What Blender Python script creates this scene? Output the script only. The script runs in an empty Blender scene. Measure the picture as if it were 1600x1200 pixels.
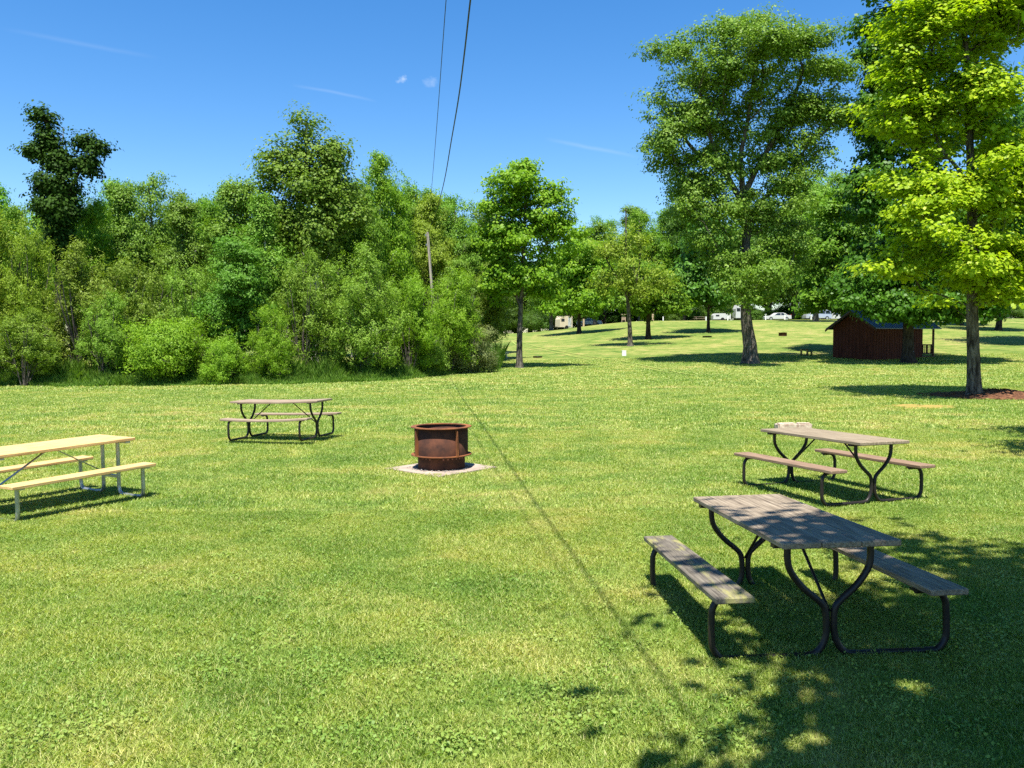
import bpy, math, random
import numpy as np
from mathutils import Matrix, Vector
rad = math.radians
C = bpy.context.scene.collection
SC = bpy.context.scene
# ------------------------------------------------------------------ camera model (metres; y runs into the picture)
F, YH, CH, ROLL = 1294.0, 533.9, 1.953, 0.006
PITCH = math.atan((600 - YH) / F)

def ray(px, py):
    dx, dy = px - 800, 600 - py
    cr, sr = math.cos(ROLL), math.sin(ROLL)
    ax, ay = dx * cr + dy * sr, -dx * sr + dy * cr
    yc = ay / F
    cp, sp = math.cos(PITCH), math.sin(PITCH)
    v = Vector((ax / F, cp + yc * sp, yc * cp - sp))
    return v / v.y

def sm(t):
    t = np.clip(t, 0, 1)
    return t * t * (3 - 2 * t)

def H(x, y):
    """height of the lawn: level near the tables, a long rise to the lane, lower on the left"""
    x = np.asarray(x, float); y = np.asarray(y, float)
    amp = 3.3 + 1.95 * sm((x + 2) / 26.0)
    h = amp * sm((y - 42) / 98.0)
    h = h + 0.05 * np.sin(x * 0.21 + 1.3) * np.sin(y * 0.17) * sm((y - 22) / 15.0)
    h = h + 1.5 * sm((y - 150) / 150)
    return h

def h1(x, y): return float(H(x, y))

def ground(px, py):
    """where the sight line through a pixel meets the lawn"""
    r = ray(px, py); last = 2.0
    for d in np.arange(2, 200, 0.25):
        if CH + r.z * d < h1(r.x * d, d):
            return Vector((r.x * d, d, h1(r.x * d, d)))
    d = 150.0
    return Vector((r.x * d, d, h1(r.x * d, d)))

def at(px, d, py=None):
    r = ray(px, 520 if py is None else py)
    return Vector((r.x * d, d, h1(r.x * d, d) if py is None else CH + r.z * d))

# ------------------------------------------------------------------ tagging and object helpers
def tag(o, label=None, cat=None, group=None, kind=None):
    if label: o['label'] = label
    if cat: o['category'] = cat
    if group: o['group'] = group
    if kind: o['kind'] = kind
    return o

def empty(name, loc, rz=0.0):
    o = bpy.data.objects.new(name, None); C.objects.link(o)
    o.empty_display_size = 0.2
    o.location = loc; o.rotation_euler = (0, 0, rz)
    return o

def link(name, me, mats=None, parent=None):
    o = bpy.data.objects.new(name, me); C.objects.link(o)
    if mats:
        for m in (mats if isinstance(mats, (list, tuple)) else [mats]): me.materials.append(m)
    if parent: o.parent = parent
    return o

def np_mesh(name, V, Fc, n, smooth=False, attr=None):
    """V (N,3) vertices, Fc flat vertex indices of n-gons"""
    me = bpy.data.meshes.new(name)
    V = np.asarray(V, np.float32); Fc = np.asarray(Fc, np.int32).reshape(-1)
    nf = len(Fc) // n
    me.vertices.add(len(V)); me.vertices.foreach_set('co', V.reshape(-1))
    me.loops.add(len(Fc)); me.loops.foreach_set('vertex_index', Fc)
    me.polygons.add(nf)
    me.polygons.foreach_set('loop_start', np.arange(nf, dtype=np.int32) * n)
    me.polygons.foreach_set('loop_total', np.full(nf, n, np.int32))
    if smooth: me.polygons.foreach_set('use_smooth', np.ones(nf, bool))
    me.update(calc_edges=True)
    if attr is not None:
        a = me.attributes.new('rnd', 'FLOAT', 'FACE'); a.data.foreach_set('value', np.asarray(attr, np.float32))
    return me

class MB:
    """collects boxes, tubes and lathes into one mesh"""
    def __init__(s): s.v = []; s.f = []; s.sm = []
    def add(s, vs, fs, smooth=False):
        b = len(s.v); s.v += [tuple(v) for v in vs]
        for f in fs: s.f.append([i + b for i in f]); s.sm.append(smooth)
        return s
    def box(s, x0, x1, y0, y1, z0, z1, bev=0.0, M=None, sag=None, nx=1):
        """bevelled box made as an eight sided section along x"""
        b = bev; q = [(y0 + b, z0), (y1 - b, z0), (y1, z0 + b), (y1, z1 - b), (y1 - b, z1), (y0 + b, z1), (y0, z1 - b), (y0, z0 + b)] if b > 0 else [(y0, z0), (y1, z0), (y1, z1), (y0, z1)]
        k = len(q); vs = []; cy, cz = (y0 + y1) / 2, (z0 + z1) / 2
        xs = [x0 + (x1 - x0) * i / nx for i in range(nx + 1)]
        rings = ([(x0, b)] + [(x0 + b, 0)] + [(x, 0) for x in xs[1:-1]] + [(x1 - b, 0), (x1, b)]) if b > 0 else [(x, 0) for x in xs]
        for x, ins in rings:
            for (y, z) in q:
                yy = cy + (y - cy) * (1 - ins / max(abs(y1 - y0) / 2, 1e-6)); zz = cz + (z - cz) * (1 - ins / max(abs(z1 - z0) / 2, 1e-6))
                if sag: zz += sag(x)
                vs.append((x, yy, zz))
        fs = [[i * k + j, i * k + (j + 1) % k, (i + 1) * k + (j + 1) % k, (i + 1) * k + j] for i in range(len(rings) - 1) for j in range(k)]
        fs = [f[::-1] for f in fs]
        fs.append(list(range(k))); fs.append([(len(rings) - 1) * k + j for j in range(k)][::-1])
        if M is not None: vs = [M @ Vector(v) for v in vs]
        return s.add(vs, fs)
    def tube(s, pts, r, n=10, cap=True, M=None):
        pts = [Vector(p) for p in pts]; rs = r if isinstance(r, (list, tuple)) else [r] * len(pts)
        vs = []; up = None
        for i, p in enumerate(pts):
            t = (pts[min(i + 1, len(pts) - 1)] - pts[max(i - 1, 0)]).normalized()
            if up is None: up = Vector((0, 0, 1)) if abs(t.z) < 0.9 else Vector((1, 0, 0))
            a = (up - t * up.dot(t)).normalized(); b = t.cross(a); up = a
            for j in range(n):
                w = 2 * math.pi * j / n
                vs.append(p + (a * math.cos(w) + b * math.sin(w)) * rs[i])
        fs = [[i * n + j, i * n + (j + 1) % n, (i + 1) * n + (j + 1) % n, (i + 1) * n + j] for i in range(len(pts) - 1) for j in range(n)]
        if M is not None: vs = [M @ v for v in vs]
        s.add(vs, fs, True)
        if cap: s.add([vs[j] for j in range(n)], [list(range(n))[::-1]]); s.add([vs[(len(pts) - 1) * n + j] for j in range(n)], [list(range(n))])
        return s
    def lathe(s, prof, n=48, smooth=False, skip=None, cx=0, cy=0):
        vs = [(cx + r * math.cos(2 * math.pi * j / n), cy + r * math.sin(2 * math.pi * j / n), z) for (r, z) in prof for j in range(n)]
        fs = [[i * n + j, i * n + (j + 1) % n, (i + 1) * n + (j + 1) % n, (i + 1) * n + j] for i in range(len(prof) - 1) for j in range(n) if not (skip and skip(i, j))]
        return s.add(vs, fs, smooth)
    def poly(s, pts, z0, z1):
        n = len(pts)
        vs = [(x, y, z0) for x, y in pts] + [(x, y, z1) for x, y in pts]
        fs = [list(range(n))[::-1], list(range(n, 2 * n))] + [[i, (i + 1) % n, n + (i + 1) % n, n + i] for i in range(n)]
        return s.add(vs, fs)
    def build(s, name, mat, parent=None):
        me = bpy.data.meshes.new(name); me.from_pydata(s.v, [], s.f); me.update()
        me.polygons.foreach_set('use_smooth', s.sm)
        return link(name, me, mat, parent)

def smooth_path(pts, k=5):
    pts = [Vector(p) for p in pts]; out = []
    P = [pts[0]] + pts + [pts[-1]]
    for i in range(1, len(P) - 2):
        for j in range(k):
            t = j / k; a, b, c, d = P[i - 1], P[i], P[i + 1], P[i + 2]
            out.append(0.5 * ((2 * b) + (c - a) * t + (2 * a - 5 * b + 4 * c - d) * t * t + (3 * b - a - 3 * c + d) * t ** 3))
    out.append(pts[-1]); return out

# ------------------------------------------------------------------ materials
class NT:
    def __init__(s, name):
        s.m = bpy.data.materials.new(name); s.m.use_nodes = True; s.t = s.m.node_tree; s.t.nodes.clear()
        s.out = s.n('ShaderNodeOutputMaterial')
    def n(s, typ, **kw):
        nd = s.t.nodes.new(typ)
        for k, v in kw.items(): setattr(nd, k, v)
        return nd
    def l(s, a, b): s.t.links.new(a, b)
    def coord(s, scale=(1, 1, 1), rot=(0, 0, 0), kind='Object'):
        tc = s.n('ShaderNodeTexCoord'); mp = s.n('ShaderNodeMapping')
        mp.inputs['Scale'].default_value = scale; mp.inputs['Rotation'].default_value = rot
        s.l(tc.outputs[kind], mp.inputs['Vector']); return mp.outputs[0]
    def noise(s, co, scale, detail=4, rough=0.6, dist=0.0):
        nd = s.n('ShaderNodeTexNoise'); nd.inputs['Scale'].default_value = scale; nd.inputs['Detail'].default_value = detail
        nd.inputs['Roughness'].default_value = rough; nd.inputs['Distortion'].default_value = dist
        s.l(co, nd.inputs['Vector']); return nd.outputs[0]
    def ramp(s, fac, stops, interp='LINEAR'):
        nd = s.n('ShaderNodeValToRGB'); cr = nd.color_ramp; cr.interpolation = interp
        while len(cr.elements) < len(stops): cr.elements.new(0.5)
        for e, (p, c) in zip(cr.elements, stops):
            e.position = p; e.color = (c[0], c[1], c[2], 1) if isinstance(c, (tuple, list)) else (c, c, c, 1)
        s.l(fac, nd.inputs[0]); return nd.outputs[0]
    def mix(s, fac, a, b, mode='MIX'):
        nd = s.n('ShaderNodeMix', data_type='RGBA', blend_type=mode)
        for i, v in ((0, fac), (6, a), (7, b)):
            if hasattr(v, 'links') or isinstance(v, bpy.types.NodeSocket): s.l(v, nd.inputs[i])
            else: nd.inputs[i].default_value = v if i == 0 else (v[0], v[1], v[2], 1)
        return nd.outputs[2]
    def math(s, op, a, b=0.0, c=None):
        nd = s.n('ShaderNodeMath', operation=op)
        for i, v in enumerate((a, b) if c is None else (a, b, c)):
            if isinstance(v, bpy.types.NodeSocket): s.l(v, nd.inputs[i])
            else: nd.inputs[i].default_value = v
        return nd.outputs[0]
    def bsdf(s, color, rough=0.6, metal=0.0, spec=0.5, bump=None, bstr=0.3, bdist=0.01):
        p = s.n('ShaderNodeBsdfPrincipled')
        for nm, v in (('Base Color', color), ('Roughness', rough), ('Metallic', metal), ('Specular IOR Level', spec)):
            if isinstance(v, bpy.types.NodeSocket): s.l(v, p.inputs[nm])
            elif nm == 'Base Color': p.inputs[nm].default_value = (v[0], v[1], v[2], 1)
            else: p.inputs[nm].default_value = v
        if bump is not None:
            b = s.n('ShaderNodeBump'); b.inputs['Strength'].default_value = bstr; b.inputs['Distance'].default_value = bdist
            s.l(bump, b.inputs['Height']); s.l(b.outputs[0], p.inputs['Normal'])
        return p
    def done(s, sh): s.l(sh.outputs[0], s.out.inputs[0]); return s.m

def lawn_tone(t):
    """large scale tone of the turf, shared by soil sheet and blades: world position -> colour"""
    co = t.coord()
    big = t.noise(co, 0.16, 3, 0.6); mid = t.noise(co, 0.9, 4, 0.65, 0.4)
    band = t.noise(t.coord((0.35, 1.6, 1)), 0.8, 3, 0.6)
    s = t.math('ADD', t.math('MULTIPLY', big, 0.55), t.math('ADD', t.math('MULTIPLY', mid, 0.75), t.math('MULTIPLY', band, 0.38)))
    col = t.ramp(s, [(0.64, (0.115, 0.21, 0.03)), (0.78, (0.20, 0.295, 0.052)), (0.90, (0.33, 0.375, 0.085)), (1.0, (0.47, 0.42, 0.14))])
    return col, co

def m_lawn():
    t = NT('turf'); col, co = lawn_tone(t)
    fine = t.noise(co, 38, 3, 0.75); med = t.noise(t.coord((1, .45, 1)), 5.5, 5, 0.8)
    k = t.ramp(fine, [(0.3, 0.30), (0.5, 0.75), (0.7, 1.15)])
    k2 = t.ramp(med, [(0.3, 0.64), (0.5, 0.86), (0.7, 1.1)])
    c = t.mix(1.0, t.mix(1.0, col, k, 'MULTIPLY'), k2, 'MULTIPLY')
    p = t.bsdf(c, 0.9, 0, 0.15, t.math('ADD', fine, t.math('MULTIPLY', med, 1.0)), 0.8, 0.05)
    return t.done(p)

def m_leafy(name, cols, trans=0.35, rough=0.5, spec=0.35, lawn=False, hue=0.0, tint=1.0):
    """leaf or blade: colour from the face attribute rnd, light passes through"""
    t = NT(name)
    at_ = t.n('ShaderNodeAttribute', attribute_name='rnd')
    n = len(cols)
    col = t.ramp(at_.outputs['Fac'], [(i / max(n - 1, 1), c) for i, c in enumerate(cols)])
    if lawn:
        lt, _ = lawn_tone(t)
        col = t.mix(0.5, col, t.mix(1.0, lt, (tint, tint, tint), 'MULTIPLY'))
    elif hue:
        oi = t.n('ShaderNodeObjectInfo'); hs = t.n('ShaderNodeHueSaturation')
        t.l(t.math('MULTIPLY_ADD', oi.outputs['Random'], hue, 0.5 - hue / 2), hs.inputs['Hue'])
        t.l(t.math('MULTIPLY_ADD', oi.outputs['Random'], 0.35, 0.85), hs.inputs['Value'])
        t.l(col, hs.inputs['Color']); col = hs.outputs[0]
    p = t.bsdf(col, rough, 0, spec)
    tr = t.n('ShaderNodeBsdfTranslucent')
    br = t.mix(1.0, col, (1.15, 1.25, 0.45), 'MULTIPLY'); t.l(br, tr.inputs[0])
    mx = t.n('ShaderNodeMixShader'); mx.inputs[0].default_value = trans
    t.l(p.outputs[0], mx.inputs[1]); t.l(tr.outputs[0], mx.inputs[2])
    return t.done(mx)

def m_bark(name, a, b, scale=(5, 5, 1.1), strength=0.9):
    t = NT(name); co = t.coord(scale)
    n1 = t.noise(co, 2.2, 6, 0.7, 0.6); n2 = t.noise(t.coord(), 1.5, 3, 0.6)
    c = t.mix(t.ramp(n1, [(0.42, 0), (0.60, 1)]), a, b)
    c = t.mix(t.ramp(n2, [(0.45, 0), (0.75, 0.5)]), c, (b[0] * 1.1, b[1] * 1.15, b[2] * 1.0))
    return t.done(t.bsdf(c, 0.95, 0, 0.1, n1, strength, 0.06))

def m_wood(name, dark, mid, light, moss=None, grain=1.0, rough=0.8):
    t = NT(name); co = t.coord((1.3, 22, 22)); n1 = t.noise(co, 2.4, 6, 0.65, 0.3)
    c = t.ramp(n1, [(0.28, dark), (0.5, mid), (0.75, light)])
    fine = t.noise(t.coord((4, 140, 140)), 1.0, 3, 0.7)
    c = t.mix(0.35 * grain, c, t.ramp(fine, [(0.3, 0.35), (0.6, 1.0)]), 'MULTIPLY')
    st = t.noise(t.coord((1, 2.0, 1)), 2.6, 4, 0.6)
    c = t.mix(t.ramp(st, [(0.5, 0), (0.72, 0.45)]), c, dark)
    if moss:
        ms = t.noise(t.coord((0.9, 3.0, 3.0)), 3.4, 4, 0.6)
        c = t.mix(t.ramp(ms, [(0.55, 0), (0.68, 0.75)]), c, moss)
    return t.done(t.bsdf(c, rough, 0, 0.2, n1, 0.45, 0.006))

def m_plain(name, c, rough=0.5, metal=0.0, spec=0.5, var=0.25, scale=6.0, c2=None):
    t = NT(name); n1 = t.noise(t.coord(), scale, 5, 0.65)
    c2 = c2 or tuple(x * (1 - var) for x in c)
    col = t.mix(t.ramp(n1, [(0.35, 0), (0.65, 1)]), c, c2)
    return t.done(t.bsdf(col, rough, metal, spec, n1, 0.15, 0.004))

LAWN = m_lawn()
M_blade = m_leafy('grass_blade', [(0.07, 0.15, 0.02), (0.18, 0.30, 0.045), (0.30, 0.41, 0.075), (0.46, 0.52, 0.13), (0.70, 0.60, 0.30)], 0.35, 0.5, 0.3, lawn=True, tint=1.3)
M_weed = m_leafy('weed_blade', [(0.08, 0.18, 0.018), (0.15, 0.29, 0.035), (0.25, 0.38, 0.07)], 0.4, 0.6, 0.2)
L_maple = m_leafy('maple_leaf', [(0.10, 0.22, 0.012), (0.18, 0.33, 0.018), (0.28, 0.43, 0.03)], 0.42, 0.45, 0.16)
L_bright = m_leafy('young_maple_leaf', [(0.17, 0.28, 0.008), (0.32, 0.45, 0.015), (0.50, 0.58, 0.03)], 0.45, 0.45, 0.16)
L_dark = m_leafy('dark_maple_leaf', [(0.04, 0.115, 0.010), (0.07, 0.175, 0.014), (0.12, 0.24, 0.02)], 0.35, 0.42, 0.16)
L_big = m_leafy('silver_maple_leaf', [(0.075, 0.16, 0.014), (0.145, 0.255, 0.024), (0.25, 0.36, 0.06)], 0.33, 0.48, 0.16)
L_poplar = m_leafy('poplar_leaf', [(0.075, 0.165, 0.014), (0.14, 0.255, 0.024), (0.24, 0.36, 0.055)], 0.32, 0.5, 0.16, hue=0.02)
L_wood = m_leafy('woodland_leaf', [(0.065, 0.165, 0.010), (0.125, 0.26, 0.018), (0.21, 0.35, 0.03)], 0.35, 0.5, 0.16, hue=0.025)
L_willow = m_leafy('willow_leaf', [(0.14, 0.23, 0.018), (0.23, 0.345, 0.03), (0.34, 0.45, 0.055)], 0.4, 0.5, 0.16, hue=0.03)
L_olive = m_leafy('shrub_willow_leaf', [(0.105, 0.185, 0.016), (0.185, 0.29, 0.03), (0.29, 0.40, 0.065)], 0.33, 0.5, 0.16, hue=0.03)
L_lime = m_leafy('bramble_leaf', [(0.11, 0.22, 0.012), (0.20, 0.34, 0.022), (0.30, 0.44, 0.045)], 0.4, 0.5, 0.16, hue=0.02)
L_blue = m_leafy('aspen_leaf', [(0.055, 0.15, 0.012), (0.10, 0.23, 0.02), (0.16, 0.31, 0.035)], 0.33, 0.5, 0.16)
L_snag = m_leafy('snag_leaf', [(0.018, 0.045, 0.005), (0.03, 0.07, 0.007), (0.055, 0.11, 0.012)], 0.2, 0.6, 0.08)
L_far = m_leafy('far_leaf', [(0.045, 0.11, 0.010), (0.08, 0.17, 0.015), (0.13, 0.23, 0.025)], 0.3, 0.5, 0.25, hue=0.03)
L_pale = m_leafy('pale_shrub_leaf', [(0.158, 0.189, 0.063), (0.231, 0.273, 0.095), (0.315, 0.347, 0.147)], 0.33, 0.6, 0.16)
B_grey = m_bark('grey_bark', (0.028, 0.023, 0.019), (0.17, 0.15, 0.125))
B_pale = m_bark('pale_bark', (0.13, 0.11, 0.09), (0.36, 0.33, 0.28))
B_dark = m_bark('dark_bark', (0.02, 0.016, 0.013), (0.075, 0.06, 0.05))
B_white = m_bark('white_bark', (0.25, 0.23, 0.20), (0.5, 0.48, 0.43), (3, 3, 3))
W_grey = m_wood('weathered_grey_wood', (0.085, 0.06, 0.042), (0.25, 0.20, 0.142), (0.40, 0.33, 0.24))
W_moss = m_wood('mossy_grey_wood', (0.055, 0.046, 0.036), (0.15, 0.13, 0.10), (0.25, 0.22, 0.17), moss=(0.33, 0.31, 0.10))
W_brown = m_wood('brown_stained_wood', (0.13, 0.08, 0.052), (0.25, 0.165, 0.11), (0.35, 0.245, 0.17))
W_tan = m_wood('tan_weathered_wood', (0.14, 0.105, 0.07), (0.27, 0.215, 0.145), (0.38, 0.315, 0.22))
W_pink = m_wood('faded_rose_wood', (0.17, 0.12, 0.08), (0.31, 0.235, 0.165), (0.42, 0.33, 0.24))
W_new = m_wood('fresh_pine', (0.36, 0.20, 0.075), (0.64, 0.42, 0.175), (0.74, 0.53, 0.25), grain=0.7, rough=0.6)
S_black = m_plain('black_enamelled_tube', (0.011, 0.010, 0.010), 0.42, 0.0, 0.3, 0.3, 9, (0.024, 0.019, 0.016))
S_galv = m_plain('galvanised_tube', (0.42, 0.44, 0.46), 0.35, 0.75, 0.5, 0.25, 14)
S_rust = m_plain('rusted_steel', (0.27, 0.098, 0.035), 0.85, 0.1, 0.2, 0.5, 7, (0.115, 0.05, 0.03))
S_rustd = m_plain('brown_rusted_plate', (0.115, 0.045, 0.026), 0.9, 0.1, 0.2, 0.5, 5, (0.045, 0.022, 0.017))
S_conc = m_plain('worn_concrete', (0.40, 0.32, 0.25), 0.9, 0, 0.2, 0.35, 5)
S_ash = m_plain('grey_ash', (0.30, 0.27, 0.24), 1, 0, 0.1, 0.6, 22)
S_stone = m_plain('cream_sandstone', (0.60, 0.51, 0.40), 0.9, 0, 0.2, 0.3, 9, (0.34, 0.24, 0.18))

# ------------------------------------------------------------------ foliage generator
def unit(v): return v / np.maximum(np.linalg.norm(v, axis=-1, keepdims=True), 1e-9)

def grow(seed, trunk, r0, r1, lobes, n_t, n_leaf, leaf=0.16, ratio=0.6, spread=0.45, flat=0.45, spray=9, spray_s=0.16,
         up=0.7, shell=0.45, asc=0.35, rough_edge=0.22, droop=0.0, twig_r=0.008, flare=1.5, bare=0.0, stems=None, min_r=0.007, nsub=10, subr=.40, zl=.12):
    """trunk: polyline; lobes: (cx,cy,cz,rx,ry,rz,weight). Returns (wood mesh data, leaf mesh data)."""
    R = np.random.default_rng(seed)
    tp = np.array([tuple(p) for p in smooth_path(trunk, 6)], float)
    paths = [tp] + ([np.array([tuple(p) for p in smooth_path(s, 5)], float) for s in stems] if stems else [])
    pos = []; par = []; plen = []
    for ip, p in enumerate(paths):
        for i in range(len(p)):
            if i == 0:
                if ip == 0: q = -1
                else:
                    q = int(np.argmin(np.linalg.norm(np.array(pos) - p[0], axis=1)))
            else: q = len(pos) - 1
            pos.append(p[i]); par.append(q); plen.append(0 if q < 0 else plen[q] + np.linalg.norm(p[i] - pos[q]))
    nstem = len(pos)
    W = np.array([l[6] for l in lobes], float); W /= W.sum()
    T = []; ph = R.uniform(0, 6.28, (len(lobes), 6)); fr = R.integers(2, 6, (len(lobes), 6))
    subs = []
    for k, l in enumerate(lobes):
        for q in range(nsub):
            d = unit(R.normal(size=3) + np.array([0, -.2, .12])); az = math.atan2(d[1], d[0])
            m = (1 + rough_edge * (math.sin(fr[k, 0] * az + ph[k, 0]) * .6 + math.sin(fr[k, 1] * d[2] * 2.2 + ph[k, 1]) * .6)) * R.uniform(shell, .9)
            rr = subr * R.uniform(.75, 1.25)
            subs.append((k, l[0] + d[0] * l[3] * m, l[1] + d[1] * l[4] * m, l[2] + d[2] * l[5] * m, rr * (l[3] * l[4] * l[5]) ** (1 / 3)))
    byk = {k: [q for q in subs if q[0] == k] for k in range(len(lobes))}
    while len(T) < n_t:
        if nsub and R.random() < .68:
            k = R.choice(len(lobes), p=W); q = byk[k][R.integers(0, nsub)]; d = unit(R.normal(size=3)); d[2] = abs(d[2]) * 1.1 - .35
            u_ = R.random() ** .4
            T.append(np.array([q[1], q[2], q[3]]) + d * u_ * q[4] * np.array([1, 1, .85])); continue
        k = R.choice(len(lobes), p=W); l = lobes[k]
        d = unit(R.normal(size=3)); az = math.atan2(d[1], d[0])
        m = 1 + rough_edge * (math.sin(fr[k, 0] * az + ph[k, 0]) * 0.6 + math.sin(fr[k, 1] * d[2] * 2.2 + ph[k, 1]) * 0.6 + math.sin(fr[k, 2] * (az + d[2] * 2) + ph[k, 2]) * 0.5)
        rr = (shell + (1 - shell) * R.random()) if R.random() < 0.75 else R.random()
        t = np.array([l[0] + d[0] * l[3] * rr * m, l[1] + d[1] * l[4] * rr * m, l[2] + d[2] * l[5] * rr * m])
        T.append(t)
    T = np.array(T)
    P0 = np.array(pos)
    dd = np.array([np.min(np.linalg.norm(P0 - t, axis=1)) for t in T])
    T = T[np.argsort(dd)]
    cap = nstem + n_t * 9
    P = np.zeros((cap, 3)); P[:nstem] = P0; PL = np.zeros(cap); PL[:nstem] = plen
    n = nstem; tips = []; zlo = trunk[0][2] + (trunk[-1][2] - trunk[0][2]) * zl
    for t in T:
        D = P[:n] - t; dist = np.sqrt((D ** 2).sum(1)); hor = np.sqrt(D[:, 0] ** 2 + D[:, 1] ** 2)
        cost = dist + 0.12 * PL[:n] + 1.6 * np.maximum(0, P[:n, 2] - t[2] + asc * hor) + np.where(P[:n, 2] < zlo, 50, 0)
        k = int(np.argmin(cost)); p = P[k]; L = dist[k]
        ns = int(min(8, max(2, L / 0.55)))
        c = p + (t - p) * 0.5 + R.normal(size=3) * 0.09 * L; c[2] += 0.04 * L
        q = k
        for j in range(1, ns + 1):
            s = j / ns; x = p * (1 - s) ** 2 + 2 * c * s * (1 - s) + t * s * s
            P[n] = x; PL[n] = PL[q] + np.linalg.norm(x - P[q]); par.append(q); q = n; n += 1
        tips.append(q)
    P = P[:n]; par = np.array(par); cnt = np.zeros(n); cnt[tips] = 1
    for i in range(n - 1, 0, -1):
        if par[i] >= 0: cnt[par[i]] += cnt[i]
    rb = twig_r * np.maximum(cnt, 1) ** 0.47
    # wood: branch segments
    idx = np.arange(nstem, n); idx = idx[rb[idx] > min_r]
    a = P[par[idx]]; b = P[idx]; ra = np.minimum(rb[idx] * 1.12, np.maximum(rb[par[idx]], rb[idx])); rbb = rb[idx]
    dr = unit(b - a); ref = np.where(np.abs(dr[:, 2:3]) < 0.9, np.array([[0, 0, 1.0]]), np.array([[1.0, 0, 0]]))
    u = unit(np.cross(dr, ref)); v = np.cross(dr, u); K = 5
    ang = np.arange(K) * 2 * np.pi / K
    ring = u[:, None, :] * np.cos(ang)[None, :, None] + v[:, None, :] * np.sin(ang)[None, :, None]
    VA = a[:, None, :] + ring * ra[:, None, None] - dr[:, None, :] * ra[:, None, None] * 0.3
    VB = b[:, None, :] + ring * rbb[:, None, None] + dr[:, None, :] * rbb[:, None, None] * 0.3
    WV = np.concatenate([VA, VB], 1).reshape(-1, 3)
    base = (np.arange(len(idx)) * 2 * K)[:, None]
    j = np.arange(K); quad = np.stack([j, (j + 1) % K, (j + 1) % K + K, j + K], 1).reshape(1, -1)
    WF = (base + quad).reshape(-1)
    # wood: trunk and main stems
    Vs = [WV]; Fs = [WF]; off = len(WV); K = 16
    for ip, p in enumerate(paths):
        m = len(p); s = np.linspace(0, 1, m)
        rr = (r0 + (r1 - r0) * s ** 0.8) if ip == 0 else (r0 * 0.42 * (1 - s) + r1 * s)
        if ip == 0: rr = rr * (1 + (flare - 1) * np.exp(-(p[:, 2] - p[0, 2]) / (r0 * 1.3)))
        dr = unit(np.gradient(p, axis=0)); ref = np.array([0.0, 1.0, 0.0])
        u = unit(np.cross(dr, ref)); v = np.cross(dr, u); ang = np.arange(K) * 2 * np.pi / K
        lump = 1 + 0.07 * np.sin(3 * ang[None, :] + 1.3 + s[:, None] * 3) + 0.05 * np.sin(7 * ang[None, :] + s[:, None] * 9) + R.normal(size=(m, K)) * 0.02
        if ip == 0: lump = lump + 0.25 * np.maximum(0, np.sin(5 * ang[None, :] + 0.6)) * np.exp(-(p[:, 2:3] - p[0, 2]) / (r0 * 0.9))
        ring = (u[:, None, :] * np.cos(ang)[None, :, None] + v[:, None, :] * np.sin(ang)[None, :, None]) * (rr[:, None] * lump)[:, :, None]
        V = (p[:, None, :] + ring).reshape(-1, 3)
        j = np.arange(K); q = np.stack([j, (j + 1) % K, (j + 1) % K + K, j + K], 1).reshape(1, -1)
        Fq = (np.arange(m - 1)[:, None] * K + q).reshape(-1) + off
        Vs.append(V); Fs.append(Fq); off += len(V)
    WV = np.concatenate(Vs); WF = np.concatenate(Fs)
    # leaves
    tips = np.array(tips)
    if bare > 0: tips = tips[R.random(len(tips)) > bare]
    nsp = max(1, n_leaf // spray)
    which = tips[R.integers(0, len(tips), nsp)]
    back = R.random(nsp) ** 1.5
    cpos = P[which] * (1 - back[:, None] * 0.6) + P[par[which]] * back[:, None] * 0.6
    sc = cpos + R.normal(size=(nsp, 3)) * np.array([spread, spread, spread * flat])
    sc[:, 2] -= droop * R.random(nsp)
    srnd = R.random(nsp)
    N = nsp * spray
    cen = np.repeat(sc, spray, 0) + R.normal(size=(N, 3)) * np.array([spray_s, spray_s, spray_s * 0.55])
    mid = P[tips].mean(0)
    outw = unit(cen - mid); loc_ = cen - np.repeat(cpos, spray, 0); loc_ = loc_ / (spread + 1e-6) * .45
    nrm = unit(np.array([[0, 0, 1.0]]) * up + outw * 0.3 + loc_ + R.normal(size=(N, 3)) * 0.38)
    rv = unit(R.normal(size=(N, 3))); A = unit(np.cross(nrm, rv)); A[:, 2] -= 0.25; A = unit(A); Bv = unit(np.cross(nrm, A))
    ll = leaf * R.uniform(0.6, 1.3, N)[:, None]; ww = ll * ratio
    V = np.stack([cen - A * ll * .5, cen + Bv * ww * .5 - A * ll * .08, cen + A * ll * .5, cen - Bv * ww * .5 - A * ll * .08], 1).reshape(-1, 3)
    rnd = np.clip(0.5 * np.repeat(srnd, spray) + 0.5 * R.random(N), 0, 1)
    return (WV, WF), (V, np.arange(4 * N), rnd)

def tree_meshes(*a, **k):
    (WV, WF), (V, Fv, rnd) = grow(*a, **k)
    return np_mesh('trunk', WV, WF, 4, smooth=True), np_mesh('crown', V, Fv, 4, attr=rnd)

def set_obj_mat(o, mat):
    if not o.data.materials: o.data.materials.append(mat)
    o.material_slots[0].link = 'OBJECT'; o.material_slots[0].material = mat

def make_tree(name, label, cat, loc, meshes, bark, leafm, rz=0.0, scale=(1, 1, 1), group=None, crown='crown', stem='trunk'):
    t = empty(name, loc, rz); t.scale = scale
    tag(t, label, cat, group)
    for me, mt, nm in ((meshes[0], bark, stem), (meshes[1], leafm, crown)):
        o = bpy.data.objects.new(nm, me); C.objects.link(o); o.parent = t; set_obj_mat(o, mt)
    return t

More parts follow.
